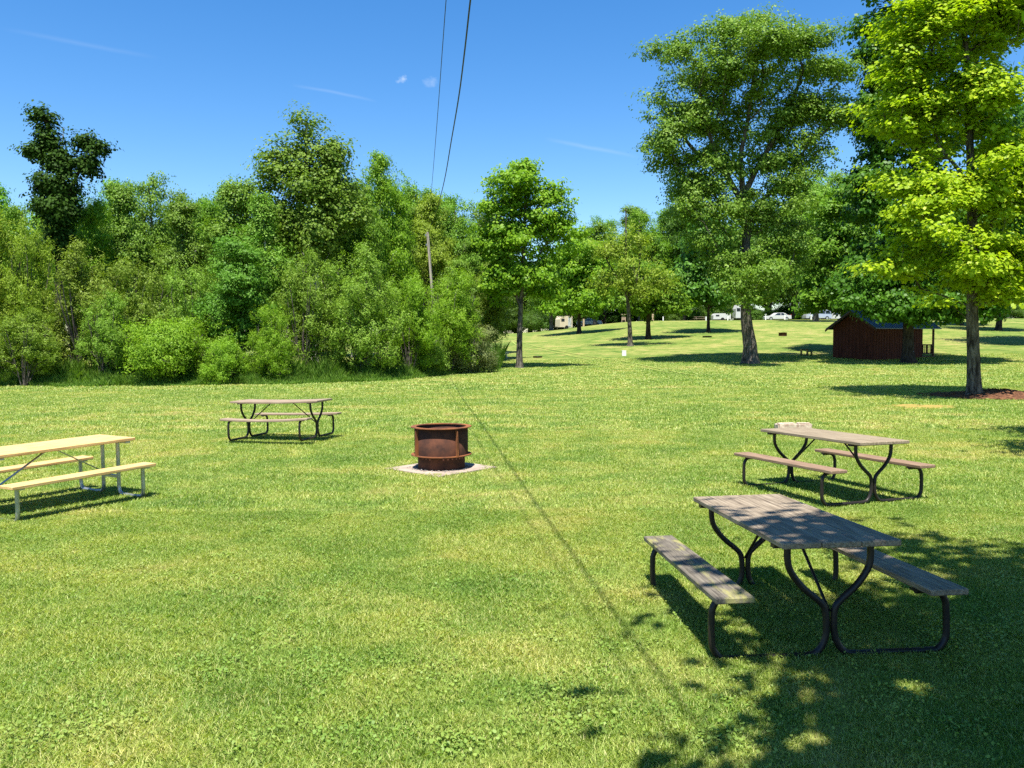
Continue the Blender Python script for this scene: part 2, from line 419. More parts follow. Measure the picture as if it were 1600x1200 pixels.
def pix_tree(name, label, cat, basepx, basepy, trunk_px, lobes_px, r0, r1, n_t, n_leaf, bark, leafm, seed, d=None, stems_px=None, depthk=0.9, group=None, **kw):
    """a tree with its own measured shape: trunk and crown masses given where they stand at the tree's distance"""
    g = ground(basepx, basepy) if d is None else at(basepx, d)
    d = g.y; k = d / F
    def loc(px, py, dy=0.0):
        w = at(px, d, py); return (w.x - g.x, dy, w.z - g.z)
    tr = [(0, 0, -0.15)] + [loc(px, py) for px, py in trunk_px]
    lob = []
    for l in lobes_px:
        c = loc(l[0], l[1], (l[4] if len(l) > 4 else 0.0)); lob.append((c[0], c[1], c[2], l[2] * k, l[2] * k * depthk, l[3] * k, l[2] * l[3]))
    st = None
    if stems_px: st = [[loc(*q) for q in s] for s in stems_px]
    ms = tree_meshes(seed, tr, r0, r1, lob, n_t, n_leaf, stems=st, **kw)
    print(name, 'at', [round(v, 1) for v in g])
    return make_tree(name, label, cat, g, ms, bark, leafm, group=group)

# ================================================================== THE SETTING
rng = random.Random(7)
def graded(lo, hi, n, p=2.2):
    u = np.linspace(-1, 1, n); s = np.sign(u) * np.abs(u) ** p
    return np.where(s < 0, -s * lo, s * hi)
gx = graded(-420, 420, 241); gy = np.concatenate([np.linspace(-60, 0, 13)[:-1], np.linspace(0, 60, 61)[:-1], np.linspace(60, 170, 90)[:-1], np.linspace(170, 620, 30)])
X, Y = np.meshgrid(gx, gy); Z = H(X, Y)
V = np.stack([X, Y, Z], -1).reshape(-1, 3)
nx = len(gx); ii, jj = np.meshgrid(np.arange(len(gy) - 1), np.arange(nx - 1), indexing='ij'); b = (ii * nx + jj).reshape(-1, 1)
Fq = (b + np.array([[0, 1, nx + 1, nx]])).reshape(-1)
tag(link('lawn', np_mesh('lawn', V, Fq, 4, smooth=True), LAWN), kind='structure')

def strip(name, pts, w, lift, mat, kind='structure', taper=False):
    """a thin sheet laid along a line of ground points, following the slope"""
    pts = [Vector((p[0], p[1], 0)) for p in pts]; P = smooth_path(pts, 10); V = []; 
    for i, p in enumerate(P):
        t = (P[min(i + 1, len(P) - 1)] - P[max(0, i - 1)]).normalized(); nn = Vector((-t.y, t.x, 0))
        ww = w * (0.8 + 0.3 * math.sin(i * 1.7) * math.sin(i * .37))
        for s in (-1, 0, 1):
            q = p + nn * s * ww / 2; V.append((q.x, q.y, h1(q.x, q.y) + lift))
    Fc = []
    for i in range(len(P) - 1):
        for s in (0, 1): a = i * 3 + s; Fc += [a, a + 1, a + 4, a + 3]
    return tag(link(name, np_mesh(name, V, Fc, 4, smooth=True), mat), kind=kind)

def m_track():
    t = NT('pale_mown_turf'); co = t.coord(); n = t.noise(co, 7, 4, 0.7)
    return t.done(t.bsdf(t.ramp(n, [(0.3, (0.17, 0.24, 0.045)), (0.7, (0.33, 0.37, 0.10))]), 0.9, 0, 0.1, n, 0.5, 0.03))
M_track = m_track()
M_gravel = m_plain('pale_gravel', (0.36, 0.33, 0.25), 0.95, 0, 0.1, 0.35, 3)
gl = lambda *p: [ground(a, b) for a, b in p]
strip('track', gl((800, 533), (812, 541), (870, 552), (925, 563), (975, 570), (1050, 583)), 0.2, 0.03, M_track)
strip('track', gl((802, 530), (835, 541), (880, 550), (940, 560), (990, 568), (1090, 588)), 0.2, 0.034, M_track)
lane = [(24 + i * 9, 137.5 + .8 * math.sin(i)) for i in range(7)]
strip('gravel_lane', lane, 2.6, 0.05, M_gravel)

# world: clear sky, two small clouds and faint vapour trails as they stand in the sky's directions
SUN_EL, SUN_AZ = rad(69), rad(-8)      # the sun is behind the camera, a little to the left
sd = Vector((math.sin(SUN_AZ) * math.cos(SUN_EL), -math.cos(SUN_AZ) * math.cos(SUN_EL), math.sin(SUN_EL)))
w = bpy.data.worlds.new('World'); SC.world = w; w.use_nodes = True
wt = w.node_tree; wt.nodes.clear()
class WT(NT):
    def __init__(s, tree): s.t = tree
T_ = WT(wt)
sky = T_.n('ShaderNodeTexSky', sky_type='NISHITA'); sky.sun_disc = False; sky.sun_elevation = SUN_EL
sky.sun_rotation = math.atan2(sd.x, sd.y); sky.altitude = 300; sky.air_density = 1.0; sky.dust_density = 0.3; sky.ozone_density = 1.6
hs = T_.n('ShaderNodeHueSaturation'); hs.inputs['Saturation'].default_value = 1.38; hs.inputs['Hue'].default_value = 0.504
T_.l(sky.outputs[0], hs.inputs['Color'])
co = T_.n('ShaderNodeTexCoord').outputs['Generated']
def dotv(v):
    nd = T_.n('ShaderNodeVectorMath', operation='DOT_PRODUCT'); T_.l(co, nd.inputs[0]); nd.inputs[1].default_value = v; return nd.outputs['Value']
cur = hs.outputs[0]
CL = (4.2, 4.8, 5.6)
for (px, py, size, amt, sc_) in ((629, 124, 10, 0.85, 150), (671, 128, 13, 0.32, 120)):
    c0 = ray(px, py).normalized(); rx = ray(px + 10, py - 3).normalized() - c0; rx.normalize(); rz = c0.cross(rx)
    a = T_.math('DIVIDE', dotv(rx), size / F); b = T_.math('DIVIDE', dotv(rz), size * 0.62 / F)
    a = T_.math('SUBTRACT', a, c0.dot(rx) / (size / F)); b = T_.math('SUBTRACT', b, c0.dot(rz) / (size * 0.62 / F))
    r2 = T_.math('ADD', T_.math('MULTIPLY', a, a), T_.math('MULTIPLY', b, b))
    nz = T_.noise(co, sc_, 4, 0.65)
    f = T_.math('SUBTRACT', T_.math('ADD', T_.math('MULTIPLY', r2, -0.45), T_.math('MULTIPLY', nz, 1.7)), 0.45)
    f = T_.math('MULTIPLY', T_.math('MINIMUM', T_.math('MAXIMUM', f, 0.0), 1.0), amt)
    f = T_.math('MULTIPLY', f, T_.math('GREATER_THAN', dotv(c0), 0.9))
    cur = T_.mix(f, cur, CL)
for (x0, y0, x1, y1, wd, amt) in ((850, 216, 1000, 246, 4, 0.10), (455, 132, 590, 158, 3, 0.09), (0, 45, 250, 92, 4, 0.05)):
    a0, a1 = ray(x0, y0).normalized(), ray(x1, y1).normalized(); nn = a0.cross(a1).normalized(); mid = (a0 + a1).normalized(); tt = (a1 - a0).normalized()
    half = (a1 - a0).length / 2
    s = T_.math('DIVIDE', T_.math('ABSOLUTE', T_.math('ADD', dotv(nn), T_.math('MULTIPLY', T_.math('SUBTRACT', T_.noise(co, 14, 3), 0.5), 6 / F))), wd / F)
    f = T_.math('MAXIMUM', T_.math('SUBTRACT', 1.0, s), 0.0)
    al = T_.math('DIVIDE', T_.math('ABSOLUTE', dotv(tt)), half)
    f = T_.math('MULTIPLY', f, T_.math('MAXIMUM', T_.math('SUBTRACT', 1.0, T_.math('MULTIPLY', al, al)), 0.0))
    f = T_.math('MULTIPLY', T_.math('MULTIPLY', f, amt * 1.4), T_.math('GREATER_THAN', dotv(mid), 0.9))
    cur = T_.mix(f, cur, CL)
bg = T_.n('ShaderNodeBackground'); bg.inputs[1].default_value = 0.095; T_.l(cur, bg.inputs[0])
wo = T_.n('ShaderNodeOutputWorld'); T_.l(bg.outputs[0], wo.inputs[0])
ld = bpy.data.lights.new('sun', 'SUN'); ld.energy = 5.0; ld.angle = rad(0.5); ld.color = (1.0, 0.955, 0.88)
lo = bpy.data.objects.new('sun', ld); C.objects.link(lo); lo.rotation_euler = sd.to_track_quat('Z', 'Y').to_euler(); lo.location = (0, -20, 60)

# ================================================================== GRASS
KEEP = []   # (x, y, r) where no grass grows
def ok_mask(x, y):
    m = np.ones(len(x), bool)
    for (a, b, r) in KEEP: m &= (x - a) ** 2 + (y - b) ** 2 > r * r
    return m

def blades(R, x, y, hgt, wid, lean, z=None):
    n = len(x); z = H(x, y) if z is None else z
    az = R.uniform(0, 2 * np.pi, n); h = hgt * R.uniform(0.5, 1.35, n); le = lean * R.uniform(0.2, 1.5, n) * h
    wa = az + np.pi / 2 + R.normal(size=n) * 0.5; ww = wid * R.uniform(0.6, 1.4, n) / 2
    b = np.stack([x, y, z], 1); s = np.stack([np.cos(wa) * ww, np.sin(wa) * ww, np.zeros(n)], 1)
    tip = b + np.stack([np.cos(az) * le, np.sin(az) * le, h], 1)
    mid = b + np.stack([np.cos(az) * le * .35, np.sin(az) * le * .35, h * .6], 1)
    V = np.stack([b - s, b + s, mid + s * .8, tip, mid - s * .8], 1).reshape(-1, 3)
    return V
def wedge(R, n, y0, y1, side=0.66, marg=0.5):
    y = y0 + (y1 - y0) * R.random(int(n)); x = R.uniform(-1, 1, int(n)) * (y1 * side + marg)
    k = np.abs(x) < y * side + marg
    return x[k], y[k]
def clumpy(R, x, y, s=3.0):
    f = np.sin(x * s + 1.7 * np.sin(y * s * .8)) * np.sin(y * s * 1.1 + 1.3 * np.sin(x * s * .7)) + 0.6 * np.sin(x * s * 2.7 + y * s * 1.9) * np.sin(y * s * 3.1 - x * s)
    return f
pad = ground(690, 734); MU = ground(1522, 618) + Vector((.55, -.55, 0)); SA = ground(1437, 636)
KEEP += [(pad.x, pad.y, 0.66), (MU.x, MU.y, 1.7), (MU.x + 1.0, MU.y, 1.4), (MU.x - 1, MU.y, 1.2), (SA.x, SA.y, .6)]
def grass_zone(name, seed, n, y0, y1, hgt, wid, lean):
    R = np.random.default_rng(seed); x, y = wedge(R, n, y0, y1)
    k = ok_mask(x, y); x, y = x[k], y[k]
    f = clumpy(R, x, y); V = blades(R, x, y, hgt * (1 + 0.28 * f), wid, lean)
    rnd = np.clip(0.42 + 0.13 * f + R.normal(size=len(x)) * 0.30, 0, 0.93); dry = R.random(len(x)) < (0.07 + 0.22 * (clumpy(R, x, y, 1.3) < -0.5)); rr_ = np.hypot(x - pad.x, y - pad.y); dry |= R.random(len(x)) < .6 * np.exp(-((rr_ - .85) / .22) ** 2); rnd[dry] = R.uniform(0.85, 1, dry.sum())
    tag(link(name, np_mesh(name, V, np.arange(len(V)), 5, attr=rnd), M_blade), kind='stuff')
grass_zone('grass', 11, 950000, 3.6, 9.5, 0.023, 0.0038, 1.1)
grass_zone('grass', 12, 460000, 9.5, 18, 0.027, 0.007, 1.0)
grass_zone('grass', 13, 330000, 18, 34, 0.036, 0.016, 0.9)
grass_zone('grass', 14, 260000, 34, 66, 0.045, 0.038, 0.9)
# low broad-leaved weeds (clover, plantain) scattered in the near turf
R = np.random.default_rng(21); xs = []; ys = []
for k in range(330):
    d = 3.9 + 9 * R.random() ** 1.3; cx = R.uniform(-.66, .66) * d; m = R.integers(25, 90); s = R.uniform(.05, .2)
    xs.append(cx + R.normal(size=m) * s); ys.append(d + R.normal(size=m) * s)
x = np.concatenate(xs); y = np.concatenate(ys); k = ok_mask(x, y); x, y = x[k], y[k]; n = len(x)
c = np.stack([x, y, H(x, y) + R.uniform(.018, .038, n)], 1); nr = unit(np.array([[0, 0, 1.0]]) + R.normal(size=(n, 3)) * .4); A = unit(np.cross(nr, R.normal(size=(n, 3)))); B = np.cross(nr, A); s = R.uniform(.006, .012, (n, 1))
V = np.concatenate([(c + A * s * math.cos(q) + B * s * math.sin(q) * .8)[:, None] for q in np.arange(6) * math.pi / 3], 1).reshape(-1, 3)
tag(link('clover', np_mesh('clover', V, np.arange(6 * n), 6, attr=R.random(n) * .3), M_blade), kind='stuff')

# unmown weeds along the foot of the wood
R = np.random.default_rng(31); edge = [ground(a, b) for a, b in ((-140, 607), (0, 603), (150, 604), (300, 602), (450, 600), (560, 597), (640, 592), (700, 586), (762, 578))]
ex = np.array([e.x for e in edge]); ey = np.array([e.y for e in edge])
n = 70000; x = R.uniform(ex[0], ex[-1] + .8, n); off = R.random(n) ** 1.5 * 5.0 - .25 + .35 * np.sin(x * 1.3) + .2 * np.sin(x * 3.7)
y = np.interp(x, ex, ey) + off; hh = np.clip(0.18 + off * .30, .12, .85) * (1 + .45 * np.sin(x * 2.1) * np.sin(x * .77 + y)) * np.where((x > -2.2) & (x < 0), 1.5, 1)
V = blades(R, x, y, hh, 0.03, 0.45)
tag(link('tall_weeds', np_mesh('tall_weeds', V, np.arange(len(V)), 5, attr=R.random(n)), M_weed), kind='stuff')

# ================================================================== PICNIC TABLES
LEN = 0.93
def black_frame(mb, a):
    for s in (-1, 1):
        P = [(.265, .70), (.265, .62), (.245, .545), (.175, .45), (.085, .372), (.04, .325), (.026, .27), (.025, .17), (.042, .10), (.085, .042), (.15, .024), (.28, .022), (a - .05, .022), (a + .03, .028), (a + .075, .075), (a + .09, .13), (a + .09, .27), (a + .083, .335), (a + .05, .385), (a - .01, .401), (a - .11, .401)]
        mb.tube(smooth_path([(0, s * v, z) for v, z in P], 3), 0.0215, 10)
    mb.box(-.03, .03, -.36, .36, .700, .7225)
    for s in (-1, 1): mb.box(-.03, .03, min(s * (a - .13), s * (a + .06)), max(s * (a - .13), s * (a + .06)), .4, .4125)
def shift(mb, u):
    mb.v = [(x + u, y, z) for x, y, z in mb.v]; return mb
def planks(mb, specs, z0, z1, L, R, sag=0.0, nx=8):
    for (v0, v1) in specs:
        e0, e1 = R.uniform(-.012, .012), R.uniform(-.012, .012)
        mb.box(-L + e0, L + e1, v0, v1, z0, z1, 0.006, sag=(lambda x: -sag * (1 - (x / L) ** 2)), nx=nx)
def picnic_table(label, x, y, yaw, z0, tu, tv, top_m, seat_m, a=0.66, s=0.75, sag=0.0, style='black', seat_l=None, L=LEN, seed=1, group='picnic tables on the lawn'):
    R = random.Random(seed)
    t = empty('picnic_table', (x, y, h1(x, y) + z0), 0)
    # the table stands a little out of level on the uneven turf
    U = Vector((math.cos(yaw), math.sin(yaw), tu)).normalized(); Vv = Vector((-math.sin(yaw), math.cos(yaw), tv)); N = U.cross(Vv).normalized(); Vv = N.cross(U)
    t.rotation_euler = Matrix((U, Vv, N)).transposed().to_euler()
    tag(t, label, 'picnic table', group)
    g = 0.004; w = 0.2405
    m = MB(); planks(m, [(-w * 1.5 - g, -w * .5 - g), (-w * .5, w * .5), (w * .5 + g, w * 1.5 + g)], .7235, .7615, L, R, sag * .5); m.build('tabletop', top_m, t)
    for k, sg in enumerate((-1, 1)):
        m = MB(); planks(m, [(sg * a - .119, sg * a + .119)], .4135, .4515, L, R, sag if sg < 0 else sag * .3)
        o = m.build('seat', seat_m[k], t)
        if seat_l and seat_l[k]: o['label'] = seat_l[k]
    for u in (-s, s):
        m = MB()
        if style == 'black': black_frame(m, a)
        else:
            for sg in (-1, 1):
                m.tube(smooth_path([(0, sg * .155, .70), (0, sg * .155, .5), (0, sg * .155, .2), (0, sg * .158, .1), (0, sg * .19, .04), (0, sg * .27, .024), (0, sg * (a - .12), .024), (0, sg * (a - .03), .04), (0, sg * a, .11), (0, sg * a, .25), (0, sg * a, .41)], 4), 0.024, 10)
                m.box(-.035, .035, min(sg * (a - .1), sg * (a + .1)), max(sg * (a - .1), sg * (a + .1)), .398, .4125)
            m.box(-.035, .035, -.36, .36, .700, .7225)
            m.box(-.02, .02, -.165, .165, .235, .27)
        shift(m, u).build('frame', S_black if style == 'black' else S_galv, t)
        m = MB(); sg = 1 if u > 0 else -1
        if style == 'black': m.tube([(sg * .22, 0, .715), (u - sg * .01, 0, .29)], .0105, 8)
        else: m.box(0, 1, -.02, .02, -.004, .004, M=Matrix.Translation((sg * .02, 0, .712)) @ Matrix.Rotation(0 if sg > 0 else math.pi, 4, 'Z') @ Matrix.Rotation(math.atan2(.45, abs(u) - .02), 4, 'Y') @ Matrix.Diagonal((math.hypot(.45, abs(u) - .02), 1, 1, 1)))
        m.build('brace', S_black if style == 'black' else S_galv, t)
    return t
picnic_table('weathered grey picnic table with mossy bench, nearest the camera and half in shade', 1.913, 5.794, 1.642, -.045, -.035, -.011, W_grey, (W_grey, W_moss), seed=3, seat_l=(None, 'bench plank with yellow moss patches'))
picnic_table('brown picnic table in full sun behind the grey one, right of the fire ring', 4.046, 10.518, -1.222, -.012, .011, -.010, W_tan, (W_brown, W_brown), seed=5)
picnic_table('faded rose picnic table with sagging bench, farthest left by the wood', -4.609, 16.574, -.22, .055, .019, -.006, W_pink, (W_pink, W_pink), sag=.035, seed=8)
picnic_table('new yellow pine picnic table on galvanised legs at the left edge', -5.639, 10.071, 1.073, -.025, .012, .006, W_new, (W_new, W_new), a=.629, s=.80, style='galv', L=.91, seed=11)

# ================================================================== FIRE RING
fr = empty('fire_ring', (pad.x, pad.y, pad.z + .016), rad(4)); tag(fr, 'round rusty steel fire ring with two flanges on a concrete pad', 'fire ring')
RU = 0.413; RL = 0.362
m = MB(); m.lathe([(RU, .215), (RU, .63), (RU - .012, .63), (RU - .012, .215), (RU, .215)], 72, True); m.build('drum', S_rustd, fr)
def vent(i, j): return i == 2 and (j % 6 in (1, 4)) and (j % 24 < 17)
m = MB(); m.lathe([(RL, 0), (RL, .10), (RL, .155), (RL, .178), (RL, .215)], 96, True, skip=vent); m.build('base_band', S_rustd, fr)
for z in (.205, .632):
    m = MB(); ro = .468; ri = .385 if z > .5 else .35
    m.lathe([(ri, z), (ro, z), (ro, z + .012), (ri, z + .012), (ri, z)], 72); m.build('flange', S_rust, fr)
for ang in (-90 - 57, -90 + 33, -90 + 123, -90 + 213):
    m = MB(); A = Matrix.Rotation(rad(ang), 4, 'Z')
    vs = [(RU, -.006, .217), (.462, -.006, .217), (.462, -.006, .52), (.445, -.006, .59), (.425, -.006, .615), (RU, -.006, .615)]
    vs2 = [(x_, .006, z_) for x_, y_, z_ in vs]; k = len(vs)
    m.add([A @ Vector(v) for v in vs + vs2], [list(range(k)), list(range(k, 2 * k))[::-1]] + [[(i + 1) % k, i, k + i, k + (i + 1) % k] for i in range(k)])
    vs = [(.448, -.021, .217), (.462, -.021, .217), (.462, .021, .217), (.448, .021, .217)]
    m.add([A @ Vector(v) for v in vs] + [A @ Vector((v[0], v[1] * (.35 if v[2] else 1), .60)) for v in [(q[0], q[1], 1) for q in vs]], [[0, 1, 2, 3][::-1], [4, 5, 6, 7], [0, 1, 5, 4], [1, 2, 6, 5], [2, 3, 7, 6], [3, 0, 4, 7]])
    m.build('post', S_rust, fr)
m = MB(); m.lathe([(.0001, .06), (.15, .05), (.28, .04), (RL - .004, .03)], 40, True); m.build('ash_bed', S_ash, fr)
cp = empty('concrete_pad', (pad.x, pad.y, pad.z - .034), 0); tag(cp, 'square concrete pad set cornerwise in the grass under the fire ring', 'concrete pad')
m = MB(); pts = []
for k in range(4):
    a0, a1 = rad(90 * k + 2), rad(90 * (k + 1) + 2)
    for j in range(6): s = j / 6; pts.append((.87 * (math.cos(a0) * (1 - s) + math.cos(a1) * s) + rng.uniform(-.012, .012), .87 * (math.sin(a0) * (1 - s) + math.sin(a1) * s) + rng.uniform(-.012, .012)))
m.poly(pts, 0, .05).build('slab', S_conc, cp)
# gravel and cinders spilled round the foot
R = np.random.default_rng(5); m = MB()
for i in range(200):
    a = R.uniform(0, 6.28); r = RL + .015 + abs(R.normal()) * .05; s = R.uniform(.004, .013); cx, cy = pad.x + r * math.cos(a), pad.y + r * math.sin(a)
    M_ = Matrix.Translation((cx, cy, pad.z + .017 + s * .3)) @ Matrix.Rotation(R.uniform(0, 3), 4, Vector(R.normal(size=3)).normalized())
    m.box(-s, s, -s * .7, s * .7, -s * .5, s * .5, M=M_)
tag(m.build('cinders', S_ash), kind='stuff')

# ================================================================== STONES AND SMALL FURNITURE OF THE FIELD
def rough_block(name, label, c, sx, sy, sz, rz, mat, seed, cat='stone', group=None):
    R = random.Random(seed); me = bpy.data.meshes.new(name); import bmesh
    bm = bmesh.new(); bmesh.ops.create_cube(bm, size=1); bmesh.ops.bevel(bm, geom=bm.edges[:], offset=.09, segments=2, affect='EDGES')
    bmesh.ops.subdivide_edges(bm, edges=bm.edges[:], cuts=2, use_grid_fill=True)
    for v in bm.verts:
        v.co += Vector((R.uniform(-1, 1), R.uniform(-1, 1), R.uniform(-1, 1))) * .022
        v.co = Vector((v.co.x * sx, v.co.y * sy, (v.co.z + .5) * sz))
    bm.to_mesh(me); bm.free(); o = link(name, me, mat); o.location = c; o.rotation_euler = (0, 0, rz)
    return tag(o, label, cat, group)
g = ground(1240, 678); g.z -= .03
rough_block('stone_block', 'long pale sandstone block behind the brown picnic table, dark crack at its left', g + Vector((-.16, 0, 0)), .43, .26, .25, .08, S_stone, 2, 'stone block', 'pale stone blocks behind the brown table')
rough_block('stone_block', 'short pale sandstone block butted to the right of the longer one', g + Vector((.21, .02, 0)), .30, .26, .25, -.12, S_stone, 9, 'stone block', 'pale stone blocks behind the brown table')

def low_ring(label, px, py, r, hgt, mat, group='low fire rings on the far slope'):
    g = ground(px, py); t = empty('fire_ring', (g.x, g.y, g.z - .02)); tag(t, label, 'fire ring', group)
    m = MB(); m.lathe([(r, 0), (r, hgt), (r + .03, hgt), (r + .03, hgt + .012), (r - .015, hgt + .012), (r - .015, 0)], 32, True); m.build('band', mat, t)
    m = MB()
    for k in range(-2, 3): m.tube([(k * r * .16, -.96 * r, hgt + .02), (k * r * .16, .1 * r, hgt + .02)], .008, 6)
    m.build('grate', S_black, t)
low_ring('low black fire ring right of the round maple trunk on the left slope', 840, 559, .38, .13, S_black)
low_ring('low black fire ring above the big trunk shadow in mid slope', 1105, 527, .48, .14, S_black)
r3 = low_ring('rust-brown fire ring up the slope left of the cabin', 1223, 525, .42, .36, S_rustd)
# tall fire grill beside the cabin
g = ground(1260, 556); t = empty('camp_grill', (g.x, g.y, g.z - .02), rad(-8)); tag(t, 'black steel camp grill with open square firebox beside the cabin', 'camp grill')
m = MB(); m.box(-.42, -.36, -.25, .25, 0, .55); m.box(.04, .10, -.25, .25, 0, .55); m.box(-.36, .04, -.25, .25, .47, .53); m.box(-.359, .039, -.249, .249, .04, .08); m.build('firebox', S_black, t)
m = MB(); m.box(.10, .42, -.22, .22, .30, .36); m.box(.34, .40, -.2, .2, 0, .30); m.build('side_shelf', S_black, t)
m = MB()
for k in range(9): m.tube([(-.40 + k * .06, -.24, .56), (-.40 + k * .06, .24, .56)], .008, 6)
m.build('grate', S_black, t)
W_paint = m_plain('white_paint', (0.78, 0.78, 0.76), .5, 0, .4, .06, 5)
W_tanp = m_plain('tan_post', (0.50, 0.38, 0.25), .8, 0, .2, .3, 5)
# white utility box
g = ground(975, 556); t = empty('utility_box', g); tag(t, 'small white utility box alone on the grass in front of the thin tree', 'utility box')
m = MB(); m.box(-.17, .17, -.14, .14, -.05, .40, .012); m.build('cabinet', W_paint, t); m = MB(); m.box(-.18, .18, -.15, .15, .402, .44, .01); m.build('lid', W_paint, t)
# white marker on a post with a heap of stones
g = ground(792, 560); t = empty('marker_sign', g); tag(t, 'small white marker sign on a short post beside a stone heap', 'sign')
m = MB(); m.box(-.03, .03, -.02, .02, -.05, .42); m.build('post', W_paint, t); m = MB(); m.box(-.15, .15, -.035, -.021, .36, .56, .01); m.build('board', W_paint, t)
g = ground(783, 558)
for k, (dx, dy, s, lb) in enumerate(((-.35, .1, .34, 'leftmost reddish field stone of the heap by the white marker'), (.0, 0, .42, 'largest field stone in the middle of the heap by the white marker'), (.36, .05, .30, 'rightmost field stone of the heap, next to the white marker post'))):
    rough_block('field_stone', lb, g + Vector((dx, dy, -.04)), s, s * .8, s * .75, k, S_stone, 30 + k, 'stone', 'heap of field stones by the marker')

# soil and roots at the near maple
def m_soil():
    t = NT('bark_mulch'); n = t.noise(t.coord(), 9, 6, .75)
    return t.done(t.bsdf(t.ramp(n, [(.35, (.035, .018, .012)), (.5, (.12, .055, .03)), (.68, (.30, .145, .07))]), .95, 0, .1, n, 1, .05))
M_soil = m_soil()
M_sand = m_plain('orange_sand', (0.36, 0.23, 0.07), .95, 0, .1, .45, 5, (.20, .20, .05))
MB0 = ground(1522, 618)
def mound(name, c, rx, ry, hgt, mat, seed, lift=.01, wob=.25, n=64, kind='structure'):
    R = np.random.default_rng(seed); V = [(c.x, c.y, h1(c.x, c.y) + hgt)]; ph = R.uniform(0, 6.28, 6); rings = 14
    for i in range(1, rings + 1):
        s = i / rings
        for j in range(n):
            a = 2 * math.pi * j / n; w_ = 1 + wob * (math.sin(3 * a + ph[0]) * .5 + math.sin(5 * a + ph[1]) * .3 + math.sin(9 * a + ph[2]) * .25 + math.sin(17 * a + ph[3]) * .15)
            x_, y_ = c.x + rx * s * w_ * math.cos(a), c.y + ry * s * w_ * math.sin(a)
            V.append((x_, y_, h1(x_, y_) + (lift if i < rings else -.03) + hgt * (1 - s) ** 1.3 * (1 + R.normal() * .12) + abs(R.normal()) * .02 * (1 - s)))
    Fc = []
    for i in range(rings - 1):
        for j in range(n): a = 1 + i * n + j; b_ = 1 + i * n + (j + 1) % n; Fc += [a, b_, b_ + n, a + n]
    for j in range(0, n, 1): Fc += [0, 1 + j, 1 + (j + 1) % n, 1 + (j + 1) % n]
    me = bpy.data.meshes.new(name); me.from_pydata(V, [], [list(dict.fromkeys(Fc[i:i + 4])) for i in range(0, len(Fc), 4)]); me.update()
    me.polygons.foreach_set('use_smooth', [True] * len(me.polygons))
    return tag(link(name, me, mat), kind=kind)
mound('mulch_mound', MU, 2.35, 1.75, .22, M_soil, 3)
mound('sand_patch', SA, .95, .8, .01, M_sand, 8, .008)
R = np.random.default_rng(77); m = MB()
for i in range(500):
    a = R.uniform(0, 6.28); r = 2.2 * R.random() ** .6; x_, y_ = MB0.x + .25 + r * math.cos(a), MB0.y - .4 + r * math.sin(a) * .9; s = R.uniform(.02, .07)
    z_ = h1(x_, y_) + .02 + .22 * max(0, 1 - r / 1.75) ** 1.3 + s * .2
    m.box(-s, s, -s * .35, s * .35, -s * .15, s * .15, M=Matrix.Translation((x_, y_, z_)) @ Matrix.Rotation(R.uniform(0, 6), 4, 'Z') @ Matrix.Rotation(R.normal() * .3, 4, 'X'))
tag(m.build('bark_chips', M_soil), kind='stuff')

# ================================================================== CABIN
def m_siding():
    t = NT('red_brown_board_siding'); co = t.coord()
    n = t.noise(t.coord((2.5, 2.5, .4)), 2, 4, .6); c = t.ramp(n, [(.3, (.06, .016, .010)), (.55, (.095, .026, .016)), (.75, (.14, .045, .028))])
    return t.done(t.bsdf(c, .8, 0, .25, n, .3, .01))
M_side = m_siding(); M_trim = m_plain('dark_brown_trim', (.10, .045, .03), .7, 0, .3, .3, 6); M_roof = m_plain('blue_grey_metal_roof', (.09, .13, .17), .4, .3, .5, .15, 3)
M_glass = m_plain('dark_window_glass', (.02, .025, .03), .1, 0, .6, .1, 3)
cc = ground(1365, 563); LX, PX, WY = 5.85, 1.65, 3.5; EV = 2.55; RD = EV + WY / 2 * .62
cab = empty('cabin', (cc.x, cc.y, cc.z - .05), math.atan2(.514, .857)); tag(cab, 'small red-brown board cabin with gable roof and railed porch under the dark maple', 'cabin')
# local: x along the long side, y away towards the far side; siding boards are modelled as battens
m = MB()
m.box(0, LX, 0, .1, 0, EV); m.box(0, LX, WY - .1, WY, 0, EV)
for x0 in (0, LX - .1):
    vs = [(x0, .101, 0), (x0, WY - .101, 0), (x0, WY - .101, EV), (x0, WY / 2, RD - .07), (x0, .101, EV)]; vs = vs + [(x + .1, y, z) for x, y, z in vs]
    m.add(vs, [[0, 4, 3, 2, 1], [5, 6, 7, 8, 9]] + [[i, (i + 1) % 5, 5 + (i + 1) % 5, 5 + i] for i in range(5)])
k = 0
while k * .3 < LX - .05: m.box(k * .3, k * .3 + .045, -.018, -.001, .0, EV - .02); k += 1
k = 0
while k * .3 < WY:
    y_ = k * .3; m.box(-.018, -.001, y_, y_ + .045, 0, EV + (WY / 2 - abs(y_ + .02 - WY / 2)) * .62 - .12); k += 1
m.build('wall', M_side, cab)
m = MB(); ov = .42; sl = .62; XE = LX + PX + .1
